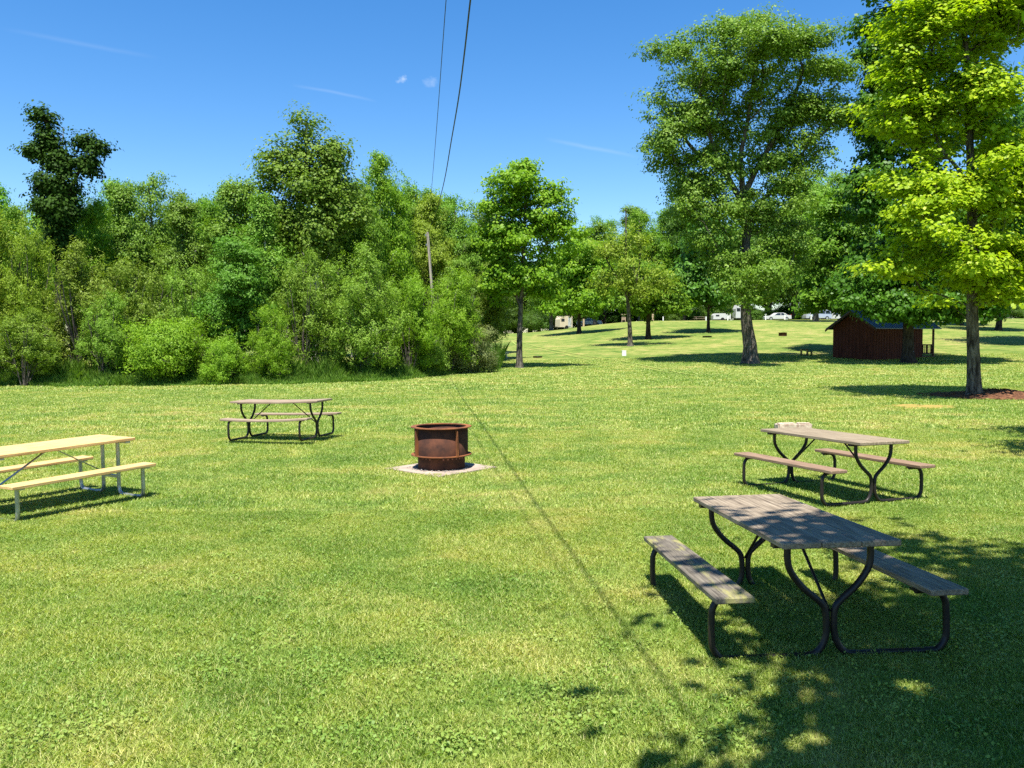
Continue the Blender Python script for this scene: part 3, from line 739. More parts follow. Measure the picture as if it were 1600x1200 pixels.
for s in (0, 1):
    f = (lambda y: y) if s == 0 else (lambda y: WY - y)
    y0, y1 = -ov, WY / 2 + .0
    pts = [(f(y0), EV - ov * sl + .03), (f(y1), EV + y1 * sl + .03), (f(y1), EV + y1 * sl + .085), (f(y0), EV - ov * sl + .085)]
    vs = [(-.35, y, z) for y, z in pts] + [(XE, y, z) for y, z in pts]
    m.add(vs, [[0, 1, 2, 3], [7, 6, 5, 4]] + [[i, i + 4, (i + 1) % 4 + 4, (i + 1) % 4] for i in range(4)])
    q = 0
    while q * .3 < XE + .3:  # standing seams
        xx = -.33 + q * .3; ss = [(f(y0 + .01), EV - (ov - .01) * sl + .086), (f(y1 - .02), EV + (y1 - .02) * sl + .086)]
        vs = [(xx + dx, y, z + dz) for (y, z) in ss for dx, dz in ((0, 0), (.03, 0), (.03, .03), (0, .03))]
        m.add(vs, [[0, 1, 2, 3], [7, 6, 5, 4]] + [[i, (i + 1) % 4, (i + 1) % 4 + 4, i + 4] for i in range(4)]); q += 1
m.build('roof', M_roof, cab)
m = MB()
for s in (0, 1):
    f = (lambda y: y) if s == 0 else (lambda y: WY - y)
    pts = [(f(-ov - .02), EV - (ov + .02) * sl - .12), (f(WY / 2), EV + WY / 2 * sl - .12), (f(WY / 2), EV + WY / 2 * sl + .02), (f(-ov - .02), EV - (ov + .02) * sl + .02)]
    vs = [(-.38, y, z) for y, z in pts] + [(-.345, y, z) for y, z in pts]
    m.add(vs, [[0, 1, 2, 3], [7, 6, 5, 4]] + [[i, i + 4, (i + 1) % 4 + 4, (i + 1) % 4] for i in range(4)])
m.build('fascia', M_trim, cab)
m = MB(); m.box(LX + .001, LX + PX, .02, WY - .02, .18, .28)
m.box(LX + .1, LX + PX - .05, .1, WY - .1, -.02, .179); m.build('porch_floor', M_trim, cab)
for y_ in (.08, WY - .2):
    m = MB(); m.box(LX + PX - .14, LX + PX - .02, y_, y_ + .12, .281, EV - .03 + (0 if y_ < 1 else 0)); m.build('porch_post', M_trim, cab)
m = MB(); m.box(LX + PX - .13, LX + PX - .03, .21, WY - .22, EV - .12, EV - .03); m.box(LX + .001, LX + PX - .145, .09, .19, EV - .12, EV - .03); m.build('porch_beam', M_trim, cab)
for (ax, ) in ((0,), (1,)):
    m = MB()
    if ax == 0:
        x0, x1 = LX + .01, LX + PX - .15
        m.box(x0, x1, .09, .16, 1.10, 1.17); m.box(x0, x1, .10, .15, .42, .48); n = 8
        for i in range(n): xx = x0 + (x1 - x0) * (i + .5) / n; m.box(xx - .022, xx + .022, .105, .145, .481, 1.099)
    else:
        y0, y1 = .21, WY - .21; X0 = LX + PX - .11
        m.box(X0, X0 + .06, y0, y1, 1.10, 1.17); m.box(X0 + .01, X0 + .05, y0, y1, .42, .48); n = 18
        for i in range(n): yy = y0 + (y1 - y0) * (i + .5) / n; m.box(X0 + .012, X0 + .048, yy - .022, yy + .022, .481, 1.099)
    m.build('porch_railing', M_trim, cab)


# ================================================================== TREES: each single tree that shows its own shape
GR_SINGLE = None
pix_tree('maple_tree', 'tall bright yellow-green maple at the right, on a mound of bark mulch', 'tree', 1522, 620,
         [(1521, 560), (1519, 480), (1521, 400), (1519, 330), (1516, 230), (1512, 130), (1508, 60), (1500, -10), (1500, -60)],
         [(1470, 415, 128, 62, -.4), (1585, 425, 75, 70, .3), (1480, 300, 118, 75, -.3), (1585, 310, 68, 75), (1440, 180, 95, 75, .3), (1520, 150, 75, 60, -.5), (1575, 230, 60, 40), (1420, 110, 72, 60), (1500, 20, 120, 85), (1590, 20, 60, 50), (1425, 45, 60, 40), (1500, -70, 90, 60)],
         .23, .05, 640, 84000, B_grey, L_bright, 101, asc=.28, leaf=.15, ratio=.8, up=1.3, spread=.36, flat=.26, nsub=12, subr=.34, spray=11, spray_s=.13, shell=.25, twig_r=.009)
pix_tree('silver_maple_tree', 'huge spreading tree with thick leaning trunk left of the cabin', 'tree', 1172, 568,
         [(1172, 540), (1167, 505), (1165, 460), (1166, 400), (1165, 340), (1160, 290), (1158, 240), (1170, 180), (1180, 90)],
         [(1095, 130, 80, 85), (1180, 90, 95, 72, -1), (1265, 120, 70, 85), (1060, 205, 58, 65), (1160, 190, 100, 60, 1), (1260, 210, 62, 62), (1100, 275, 62, 40), (1220, 275, 62, 42),
          (1110, 345, 60, 50), (1215, 340, 62, 50), (1165, 435, 66, 52, -1.5), (1150, 400, 60, 30), (1235, 405, 40, 30), (1060, 300, 32, 30)],
         .50, .08, 900, 160000, B_grey, L_big, 102, asc=.6, leaf=.175, ratio=.7, spread=.42, flat=.6, spray=9, spray_s=.19, shell=.5, twig_r=.0125, min_r=.016, flare=1.3, rough_edge=.1,
         stems_px=[[(1166, 330), (1140, 280), (1115, 230), (1095, 150)], [(1165, 300), (1190, 250), (1225, 190), (1255, 110)], [(1163, 320), (1125, 262), (1085, 235), (1060, 200)], [(1166, 380), (1185, 320), (1230, 280), (1262, 225)]])
pix_tree('maple_tree', 'round-topped maple standing alone between the willow thicket and the far slope', 'tree', 812, 575,
         [(812, 540), (813, 500), (815, 450), (818, 400), (820, 340), (822, 290), (822, 250)],
         [(820, 290, 58, 48), (780, 320, 38, 38), (862, 325, 36, 40), (768, 375, 36, 30), (820, 370, 60, 50), (872, 365, 36, 24), (800, 430, 48, 36), (852, 430, 32, 40), (775, 455, 28, 20)],
         .23, .05, 430, 44000, B_grey, L_maple, 103, asc=.5, leaf=.20, ratio=.75, spread=.36, flat=.42, spray=9, spray_s=.17, shell=.35, twig_r=.010, min_r=.012,
         stems_px=[[(813, 480), (800, 445), (785, 410), (772, 370)]])
pix_tree('thin_tree', 'thin half-bare tree with broken pale top, middle of the far slope', 'tree', 985, 541,
         [(984, 510), (981, 470), (979, 440), (978, 400), (978, 360), (978, 325)],
         [(950, 390, 26, 36), (995, 385, 24, 38), (975, 430, 34, 30), (1030, 440, 34, 28), (1000, 455, 30, 20), (940, 440, 18, 22)],
         .24, .05, 230, 12000, B_grey, L_willow, 104, asc=.6, leaf=.24, ratio=.45, spread=.5, flat=.6, spray=8, spray_s=.22, shell=.2, twig_r=.018, min_r=.02,
         stems_px=[[(981, 468), (965, 435), (948, 405), (945, 380)], [(981, 460), (995, 435), (1000, 400), (998, 360)]])
pix_tree('maple_tree', 'low round dark maple on the far slope between the lone maple and the thin tree', 'tree', 905, 521,
         [(905, 500), (905, 470), (906, 430), (906, 400)],
         [(906, 400, 42, 34), (882, 440, 34, 36), (930, 435, 36, 40), (905, 470, 54, 24)],
         .28, .1, 300, 24000, B_dark, L_maple, 105, asc=.4, leaf=.36, ratio=.75, spread=.6, flat=.5, spray=9, spray_s=.3, shell=.5, twig_r=.018, min_r=.03)
pix_tree('maple_tree', 'small low-branched green tree just right of the thin half-bare tree', 'tree', 1013, 530,
         [(1013, 500), (1013, 470), (1012, 440)],
         [(1012, 440, 40, 30), (990, 468, 26, 24), (1038, 462, 30, 26), (1062, 480, 16, 12)],
         .28, .1, 240, 16000, B_dark, L_wood, 106, asc=.4, leaf=.32, ratio=.75, spread=.55, flat=.5, spray=9, spray_s=.28, shell=.5, twig_r=.018, min_r=.03)
pix_tree('maple_tree', 'dark green slope tree with slim trunk, nearest the big tree on its left', 'tree', 1107, 519,
         [(1107, 500), (1107, 460), (1105, 400)],
         [(1105, 380, 40, 50), (1080, 430, 34, 36), (1130, 430, 34, 40), (1105, 465, 52, 20)],
         .22, .08, 280, 20000, B_dark, L_far, 107, asc=.4, leaf=.38, ratio=.75, spread=.6, flat=.55, spray=9, spray_s=.3, shell=.5, twig_r=.018, min_r=.03)
pix_tree('maple_tree', 'very tall dark green maple in front of the cabin, right of the huge tree', 'tree', 1419, 567,
         [(1419, 530), (1420, 470), (1425, 380), (1430, 280), (1432, 180), (1435, 80), (1438, 0), (1440, -60)],
         [(1400, 60, 70, 75), (1480, 50, 90, 80), (1410, 190, 72, 80), (1500, 190, 90, 80), (1385, 310, 55, 70), (1480, 320, 110, 80), (1390, 420, 70, 55), (1490, 430, 110, 55), (1560, 350, 60, 110), (1450, -60, 100, 70), (1330, 455, 52, 34, -.5), (1400, 468, 66, 26, -.8), (1500, 470, 70, 30), (1350, 440, 46, 30), (1375, 482, 52, 18, -1.6), (1450, 484, 64, 18, -1.6), (1330, 472, 44, 18, -1.2), (1520, 480, 50, 20, -1), (1378, 90, 34, 70), (1372, 200, 36, 80), (1362, 300, 36, 60), (1388, 492, 46, 13, -1.8), (1440, 494, 46, 13, -1.8), (1352, 487, 26, 11, -1.6), (1415, 488, 60, 14, -.5)],
         .40, .1, 1000, 140000, B_dark, L_dark, 108, asc=.35, leaf=.26, ratio=.75, spread=.5, flat=.45, spray=10, spray_s=.2, shell=.55, twig_r=.012, min_r=.02, zl=.05)
pix_tree('maple_tree', 'mid-green maple hanging over the left gable of the cabin', 'tree', 1322, 541,
         [(1322, 500), (1322, 450), (1320, 390), (1318, 330)],
         [(1318, 340, 44, 50), (1285, 400, 42, 40), (1345, 400, 42, 40), (1280, 460, 44, 28), (1335, 455, 56, 34)],
         .30, .08, 360, 34000, B_dark, L_wood, 109, d=70, asc=.35, leaf=.26, ratio=.75, spread=.5, flat=.4, spray=10, spray_s=.22, shell=.55, twig_r=.014, min_r=.02)
pix_tree('snag_tree', 'dark ragged tree with two heads rising out of the left wood', 'tree', 92, 600,
         [(92, 520), (92, 440), (94, 380), (96, 330), (92, 280), (84, 240), (75, 200), (66, 175)],
         [(66, 182, 13, 20), (76, 218, 15, 22), (52, 238, 18, 9), (92, 255, 22, 22), (135, 222, 20, 13), (160, 236, 15, 9), (90, 290, 36, 22), (140, 258, 16, 16), (85, 330, 36, 30), (95, 370, 22, 30)],
         .26, .06, 420, 30000, B_dark, L_snag, 110, d=47, asc=.3, leaf=.17, ratio=.8, spread=.26, flat=.7, spray=9, spray_s=.17, shell=.3, twig_r=.012, min_r=.010,
         stems_px=[[(94, 330), (115, 285), (135, 250), (165, 226)]])
pix_tree('poplar_tree', 'tall poplar with pale trunk forming the highest peak of the left wood', 'tree', 492, 590,
         [(492, 520), (494, 440), (492, 400), (485, 340), (478, 280), (480, 230), (478, 190)],
         [(478, 200, 24, 30), (450, 250, 40, 30), (510, 245, 34, 32), (480, 290, 68, 44), (435, 330, 40, 50), (530, 330, 48, 60), (485, 370, 62, 50)],
         .24, .05, 420, 40000, B_white, L_poplar, 111, d=50, asc=.6, leaf=.17, ratio=.85, spread=.42, flat=.8, spray=8, spray_s=.2, shell=.3, twig_r=.011, min_r=.012,
         stems_px=[[(492, 400), (520, 350), (535, 300), (525, 250)]])
pix_tree('dead_branch_tree', 'two thin bare dead branches sticking up beside the ragged dark tree', 'tree', 99, 600, [(98, 400), (96, 300), (97, 230), (100, 198)],
         [(99, 215, 4, 14)], .05, .012, 5, 5, B_pale, L_far, 112, d=49, spray=1, twig_r=.014, min_r=.001)

# ================================================================== reusable woodland trees and shrubs (real height 10 m, crown from the ground or above)
def proto(seed, kind):
    if kind == 'broad':
        return tree_meshes(seed, [(0, 0, -.2), (.1, 0, 3), (-.1, .1, 6), (.1, 0, 9)], .2, .05,
                           [(0, 0, 7.9, 1.7, 1.7, 2.0, 1), (-1.1, .3, 6, 1.7, 1.7, 1.6, 1), (1.2, -.2, 6.2, 1.6, 1.6, 1.6, 1), (0, -1, 4.6, 2.2, 1.8, 1.5, 1), (0, 1, 4.4, 2.1, 1.7, 1.4, .8), (.2, 0, 2.9, 2.2, 2.2, 1.0, .7)],
                           400, 44000, leaf=.13, ratio=.75, spread=.3, flat=.5, spray=9, spray_s=.15, shell=.5, twig_r=.009, min_r=.014, rough_edge=.3)
    if kind == 'tall':
        return tree_meshes(seed, [(0, 0, -.2), (-.1, .1, 3), (.1, 0, 6), (0, 0, 9.6)], .16, .04,
                           [(0, 0, 8.6, .9, .9, 1.5, 1), (-.5, .1, 7, 1.1, 1.1, 1.2, 1), (.6, -.2, 6.4, 1.2, 1.2, 1.3, 1), (-.3, .3, 5, 1.6, 1.6, 1.2, 1), (.4, -.3, 3.8, 1.5, 1.5, 1.2, 1), (-.3, 0, 2.6, 1.3, 1.3, 1, .6)],
                           360, 36000, leaf=.12, ratio=.8, spread=.27, flat=.7, spray=8, spray_s=.15, shell=.4, twig_r=.009, min_r=.012, rough_edge=.35)
    if kind == 'shrub':   # many stems from the ground, foliage thin near the foot
        R_ = random.Random(seed); st = []
        for i in range(11):
            a = R_.uniform(0, 6.28); r = R_.uniform(1.0, 3.0); st.append([(0.25 * math.cos(a), .25 * math.sin(a), -.3), (r * .35 * math.cos(a) + R_.uniform(-.3, .3), r * .35 * math.sin(a), 2.2), (r * .8 * math.cos(a), r * .8 * math.sin(a) + R_.uniform(-.3, .3), 5.2), (r * 1.1 * math.cos(a), r * 1.1 * math.sin(a), 7.4)])
        return tree_meshes(seed, [(0, 0, -.3), (.1, 0, 3), (-.1, .1, 6), (0, 0, 8.5)], .16, .03,
                           [(0, 0, 7.2, 2.8, 2.8, 2.5, 1.3), (-2, .2, 5, 2.2, 2.4, 2.3, .8), (2, -.2, 4.8, 2.2, 2.4, 2.3, .8), (.2, -2, 4.8, 2.6, 1.9, 2.3, .8), (-1.4, -1.2, 2.8, 2.3, 2.2, 1.8, .6), (1.5, -1.3, 2.6, 2.3, 2.2, 1.8, .6)],
                           460, 46000, leaf=.22, ratio=.36, spread=.27, flat=1.5, spray=8, spray_s=.17, shell=.5, twig_r=.011, min_r=.0105, stems=st, asc=.7, up=.3, rough_edge=.35, flare=1.0, nsub=14, subr=.3)
    if kind == 'bush':
        R_ = random.Random(seed); st = []
        for i in range(9):
            a = R_.uniform(0, 6.28); r = R_.uniform(2, 5); st.append([(0.2 * math.cos(a), .2 * math.sin(a), -.3), (r * .5 * math.cos(a), r * .5 * math.sin(a), 3.2), (r * math.cos(a), r * math.sin(a), 6.5)])
        return tree_meshes(seed, [(0, 0, -.3), (0, 0, 3), (0, 0, 7)], .1, .03,
                           [(0, 0, 5.5, 4.5, 4.0, 4.0, 1.3), (-3, -.5, 3.2, 3.2, 3, 2.9, .8), (3, -.5, 3.2, 3.2, 3, 2.9, .8)],
                           380, 36000, leaf=.33, ratio=.42, spread=.6, flat=.9, spray=8, spray_s=.35, shell=.5, twig_r=.02, min_r=.03, stems=st, asc=.6, up=.4, rough_edge=.55, flare=1.0, nsub=12, subr=.34)
PR = {'broad': [proto(201, 'broad'), proto(202, 'broad'), proto(203, 'broad')], 'tall': [proto(211, 'tall'), proto(212, 'tall')],
      'shrub': [proto(221, 'shrub'), proto(222, 'shrub'), proto(223, 'shrub')], 'bush': [proto(231, 'bush'), proto(232, 'bush')]}
HW = {'broad': 3.0, 'tall': 2.0, 'shrub': 4.2, 'bush': 6.0}
TOP = {'broad': 10.1, 'tall': 10.4, 'shrub': 10.0, 'bush': 9.8}
NM = {'broad': 'woodland_tree', 'tall': 'poplar_tree', 'shrub': 'willow_shrub', 'bush': 'low_shrub'}
cnt_ = [0]
def put(kind, px, top, hw, d, leafm, label, bark=None, group=None, cat=None, name=None):
    g = at(px, d); ht = at(px, d, top).z - g.z
    R_ = random.Random(int(px * 7 + d * 13)); v = cnt_[0] % len(PR[kind]); cnt_[0] += 1
    sx = hw / F * d / HW[kind]; sz = ht / TOP[kind]
    bark = bark or (B_white if kind == 'tall' else B_grey)
    return make_tree(name or NM[kind], label, cat or ('tree' if kind in ('broad', 'tall') else 'shrub'), g, PR[kind][v], bark, leafm, rz=R_.uniform(0, 6.28), scale=(sx, sx, sz), group=group,
                     crown='crown' if kind in ('broad', 'tall') else 'foliage', stem='trunk' if kind in ('broad', 'tall') else 'stems')
# front of the left wood: shrubs one can tell apart
for a in [
    ('shrub', -30, 325, 90, 41.5, L_willow, 'feathery yellow-green willow cut by the left edge of the photo'),
    ('shrub', 45, 345, 55, 42.5, L_willow, 'feathery yellow-green willow in front of the ragged dark tree'),
    ('shrub', 35, 480, 62, 39, L_olive, 'low olive willow bush at the foot of the leftmost willow'),
    ('shrub', 130, 388, 75, 42, L_olive, 'tall olive willow shrub right of the two yellow-green willows'),
    ('shrub', 215, 405, 62, 42.5, L_olive, 'olive willow shrub above the bright low bramble bush'),
    ('shrub', 160, 455, 50, 40.5, L_olive, 'feathery olive bush left of the bright low bramble bush'),
    ('bush', 255, 483, 72, 40, L_lime, 'bright yellow-green low bush at the foot of the wood'),
    ('shrub', 300, 415, 60, 43.5, L_olive, 'olive shrub with bare grey twigs left of the blue-green aspen'),
    ('broad', 378, 350, 72, 43, L_blue, 'blue-green young aspen with foliage down to the weeds'),
    ('bush', 355, 520, 44, 40.2, L_lime, 'lime-green sapling thicket under the blue-green aspen'),
    ('shrub', 425, 478, 40, 41, L_lime, 'lime-green thicket between the aspen and the round willow'),
    ('shrub', 475, 390, 62, 43.5, L_olive, 'left half of the big domed willow pair, pale catkins on top'),
    ('shrub', 565, 388, 72, 44, L_olive, 'right half of the big domed willow pair, widest shrub of the edge'),
    ('shrub', 640, 430, 52, 46, L_lime, 'light green shrub right of the domed willow pair'),
    ('shrub', 700, 420, 58, 49, L_lime, 'light green arching willow in front of the utility pole'),
    ('bush', 735, 500, 42, 50, L_pale, 'pale grey-green bush at the right end of the thicket'),
    ('bush', 665, 520, 40, 47, L_olive, 'dull green bush with bare leaning stems at the foot of the thicket'),
    ('bush', 768, 540, 16, 51, L_dark, 'small dark bush at the very right tip of the thicket')]:
    put(*a[:6], a[6])
# second rank: the trees whose heads make the skyline
for a in [
    ('broad', -15, 262, 60, 52, L_wood, 'dark green tree at the left edge behind the willows'),
    ('broad', 40, 300, 55, 50, L_wood, 'green tree left of the ragged dark tree'),
    ('broad', 148, 285, 50, 49, L_maple, 'fresh green tree right of the ragged dark tree'),
    ('tall', 195, 268, 44, 52, L_poplar, 'grey-green poplar left of the rounded grey-green tree'),
    ('broad', 240, 258, 62, 55, L_poplar, 'rounded grey-green tree, highest between ragged tree and poplar peak'),
    ('tall', 290, 300, 46, 50, L_poplar, 'slim poplar in the dip of the skyline'),
    ('broad', 325, 296, 46, 54, L_wood, 'green tree just right of the dip in the skyline'),
    ('tall', 375, 264, 60, 48, L_poplar, 'light-flecked poplar on the left shoulder of the poplar peak'),
    ('tall', 415, 300, 50, 46, L_poplar, 'shorter poplar under the left shoulder of the peak'),
    ('broad', 560, 262, 52, 53, L_wood, 'green tree on the right shoulder of the poplar peak'),
    ('tall', 597, 232, 38, 56, L_maple, 'spiky-topped green tree right of the poplar peak'),
    ('broad', 625, 262, 40, 58, L_maple, 'fresh green tree left of where the cables meet the trees'),
    ('broad', 672, 285, 50, 62, L_willow, 'soft yellow-green tree directly behind the cables'),
    ('broad', 712, 300, 50, 66, L_poplar, 'soft grey-green tree right of the cables'),
    ('broad', 748, 345, 45, 64, L_poplar, 'grey-green tree filling the gap left of the lone maple'),
    ('broad', 715, 395, 48, 57, L_poplar, 'low grey-green tree behind the utility pole foot'),
    ('broad', 765, 400, 38, 60, L_olive, 'low olive tree half hidden by the lone maple')]:
    put(*a[:6], a[6])
for a in [
    ('broad', 112, 285, 46, 57, L_wood, 'green tree showing in the notch of the ragged dark tree'),
    ('broad', 182, 262, 50, 60, L_wood, 'green tree behind the grey-green poplar, right of the ragged tree'),
    ('broad', 272, 276, 52, 60, L_wood, 'dull green tree behind the slim poplar'),
    ('broad', 345, 276, 50, 58, L_wood, 'dull green tree behind the light-flecked poplar'),
    ('broad', 528, 238, 50, 58, L_wood, 'green tree filling the right flank of the poplar peak'),
    ('broad', 596, 252, 46, 61, L_wood, 'dull green tree behind the spiky-topped tree'),
    ('broad', 652, 268, 52, 70, L_wood, 'dull green tree where the cables drop behind the wood'),
    ('broad', 702, 286, 52, 72, L_wood, 'dull green tree right of the cables behind the soft grey-green one'),
    ('broad', 752, 318, 52, 74, L_wood, 'dull green tree behind the left side of the lone maple'),
    ('broad', 862, 385, 50, 132, L_wood, 'far green tree whose crown meets the right side of the lone maple'),
    ('broad', 930, 338, 52, 142, L_wood, 'far green tree between the low round maple and the thin tree'),
    ('broad', 1000, 322, 50, 145, L_wood, 'far green tree right behind the thin tree top'),
    ('broad', 1275, 258, 62, 118, L_poplar, 'pale green tree behind the gap between the two biggest trees')]:
    put(*a[:6], a[6])
GB = 'trees massed deep inside the left wood'
R = random.Random(99)
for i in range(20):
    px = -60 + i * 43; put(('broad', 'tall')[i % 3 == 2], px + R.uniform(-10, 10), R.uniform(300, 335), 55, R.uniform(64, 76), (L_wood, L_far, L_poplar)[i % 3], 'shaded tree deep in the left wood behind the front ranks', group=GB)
# behind the crest: the tall wood that closes the view
GF = 'trees of the far wood behind the lane'
for a in [
    ('broad', 868, 400, 34, 150, L_far, 'low-crowned far tree just right of the lone maple'),
    ('broad', 905, 352, 40, 158, L_wood, 'far tree left of the highest far crowns'),
    ('broad', 945, 330, 40, 152, L_wood, 'rounded far tree behind the thin half-bare tree'),
    ('tall', 990, 312, 36, 160, L_poplar, 'slender far tree showing over the thin half-bare tree'),
    ('broad', 1035, 318, 42, 155, L_wood, 'far tree right of the thin half-bare tree'),
    ('broad', 1068, 262, 46, 148, L_far, 'tall dark far tree touching the left side of the huge tree'),
    ('broad', 1105, 300, 50, 165, L_far, 'dark far tree behind the left half of the huge tree'),
    ('broad', 1240, 285, 50, 150, L_far, 'dark far tree behind the right half of the huge tree'),
    ('broad', 1292, 250, 50, 158, L_poplar, 'pale-topped far tree in the gap between the two biggest trees'),
    ('tall', 1330, 262, 38, 152, L_wood, 'slim far tree seen in the gap beside the very tall dark maple')]:
    put(*a[:6], a[6], B_dark)
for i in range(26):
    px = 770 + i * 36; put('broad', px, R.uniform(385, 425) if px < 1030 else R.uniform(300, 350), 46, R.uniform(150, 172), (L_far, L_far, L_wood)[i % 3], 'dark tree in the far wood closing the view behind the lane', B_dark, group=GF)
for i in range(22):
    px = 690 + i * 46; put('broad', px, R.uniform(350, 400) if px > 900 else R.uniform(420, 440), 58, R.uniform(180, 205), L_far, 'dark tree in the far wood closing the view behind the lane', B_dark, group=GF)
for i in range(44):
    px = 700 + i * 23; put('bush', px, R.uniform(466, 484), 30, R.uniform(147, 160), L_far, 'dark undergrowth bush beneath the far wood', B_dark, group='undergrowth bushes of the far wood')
# trees along the right edge
put('broad', 1640, 120, 120, 75, L_dark, 'broad dark tree at the right edge behind the bright maple', B_dark)
put('broad', 1560, 330, 70, 95, L_wood, 'green tree far right behind the tall dark maple', B_dark)
put('broad', 1500, 300, 70, 105, L_wood, 'green tree behind the cabin porch', B_dark)
# trees beside and behind the photographer whose shade falls across the near turf
def shade_tree(label, x, y, sc, rz, k, z0=0, m=L_maple):
    return make_tree('maple_tree', label, 'tree', (x, y, h1(x, y) + z0), SH[k], B_grey, m, rz=rz, scale=sc)
SH = [tree_meshes(301, [(0, 0, -.2), (.1, 0, 3), (0, .2, 6), (.1, 0, 10)], .28, .06,
      [(0, 0, 9.5, 3.4, 3.4, 2.2, 1), (-2.2, .6, 7.6, 3.0, 3.0, 1.7, 1), (2.2, 0, 7.4, 3.0, 3.2, 1.7, 1), (0, 2.1, 7.2, 3.2, 2.8, 1.6, 1), (0, -2, 7.2, 3.2, 2.8, 1.6, 1), (2.3, 2.3, 6.8, 2.2, 2.2, 1.2, .6), (-2.6, -1.6, 7.2, 2.4, 2.4, 1.4, .8)],
      700, 120000, leaf=.21, ratio=.75, spread=.42, flat=.45, spray=9, spray_s=.2, shell=.3, twig_r=.010, min_r=.014)]
shade_tree('maple beside the photographer shading the nearest table', 7.1, .9, (1.24, 1.0, 1.05), 0, 0)
shade_tree('maple just outside the right edge shading the turf past the brown table', 14.8, 11.4, (1.08, 1.08, 1), 2.1, 0)
shade_tree('maple outside the right edge shading the turf by the mulch mound', 26.5, 27.5, (1.25, 1.25, 1.15), 4.0, 0)
shade_tree('maple outside the right edge shading the upper slope', 50, 58, (1.8, 1.8, 1.5), 1.0, 0, m=L_dark)

# ================================================================== UTILITY POLE AND CABLES
W_pole = m_wood('silvered_pole', (.28, .23, .18), (.44, .38, .31), (.56, .50, .43)); W_post = m_plain('orange_brown_post', (.42, .22, .09), .85, 0, .2, .3, 5)
D_P = 56; pt = at(668, D_P, 363); pb = at(684, D_P)
po = empty('utility_pole', (pb.x, pb.y, pb.z)); tag(po, 'leaning silvered wooden utility pole rising out of the thicket', 'utility pole')
top = pt - pb
m = MB(); m.tube([(0, 0, -.3), top * .5, top], [.12, .10, .085], 12); m.build('shaft', W_pole, po)
m = MB()
for k in (.97, .90): q = top * k; m.tube([(q.x - .14, q.y - .12, q.z), (q.x - .14, q.y - .12, q.z + .14)], .05, 8)
m.build('insulator', S_galv, po)
g = ground(706, 588); g = at(706, 50.5); ht = at(706, 50.5, 512).z - g.z
po2 = empty('wooden_post', g); tag(po2, 'orange-brown wooden post showing through the right end of the thicket', 'post')
m = MB(); m.tube([(0, 0, -.2), (-.05, 0, ht * .5), (-.02, 0, ht)], [.11, .10, .095], 10); m.build('shaft', W_post, po2)
m = MB(); m.box(-.13, .09, -.13, -.1, ht * .72, ht * .80, .005); m.build('bracket', S_galv, po2)
S_cab = m_plain('black_cable', (.015, .015, .017), .5, 0, .4, .1, 5)
def cable(label, samples, r, zoff):
    """samples: (pixel x, pixel y, distance) on the sagging line; both ends are carried past the view"""
    P = [at(a, d, b) for a, b, d in samples]
    P[0] = Vector((pt.x, pt.y, pt.z - zoff)); v = P[-1] - P[-2]; v.z = 0; P.append(P[-1] + v * 1.4 + Vector((0, 0, .05))); P.append(P[-1] + v * 3 + Vector((0, 0, .4))); P.append(P[-1] + v * 5 + Vector((0, 0, 1.2)))
    m = MB(); m.tube(smooth_path(P, 8), r, 6); return tag(m.build('power_cable', S_cab), label, 'cable', 'overhead cables')
cable('thicker right-hand overhead cable crossing the sky to the pole', ((669, 368, 56), (680, 335, 40), (693, 288, 26.5), (706, 215, 19.5), (717, 150, 16), (726, 80, 13.6), (735, 0, 11.8)), .0135, .1)
cable('thinner left-hand overhead cable crossing the sky to the pole', ((667, 372, 56), (671, 335, 40), (675, 288, 27.5), (681, 215, 20.5), (686, 150, 17), (691, 80, 14.6), (697, 0, 12.6)), .007, .35)

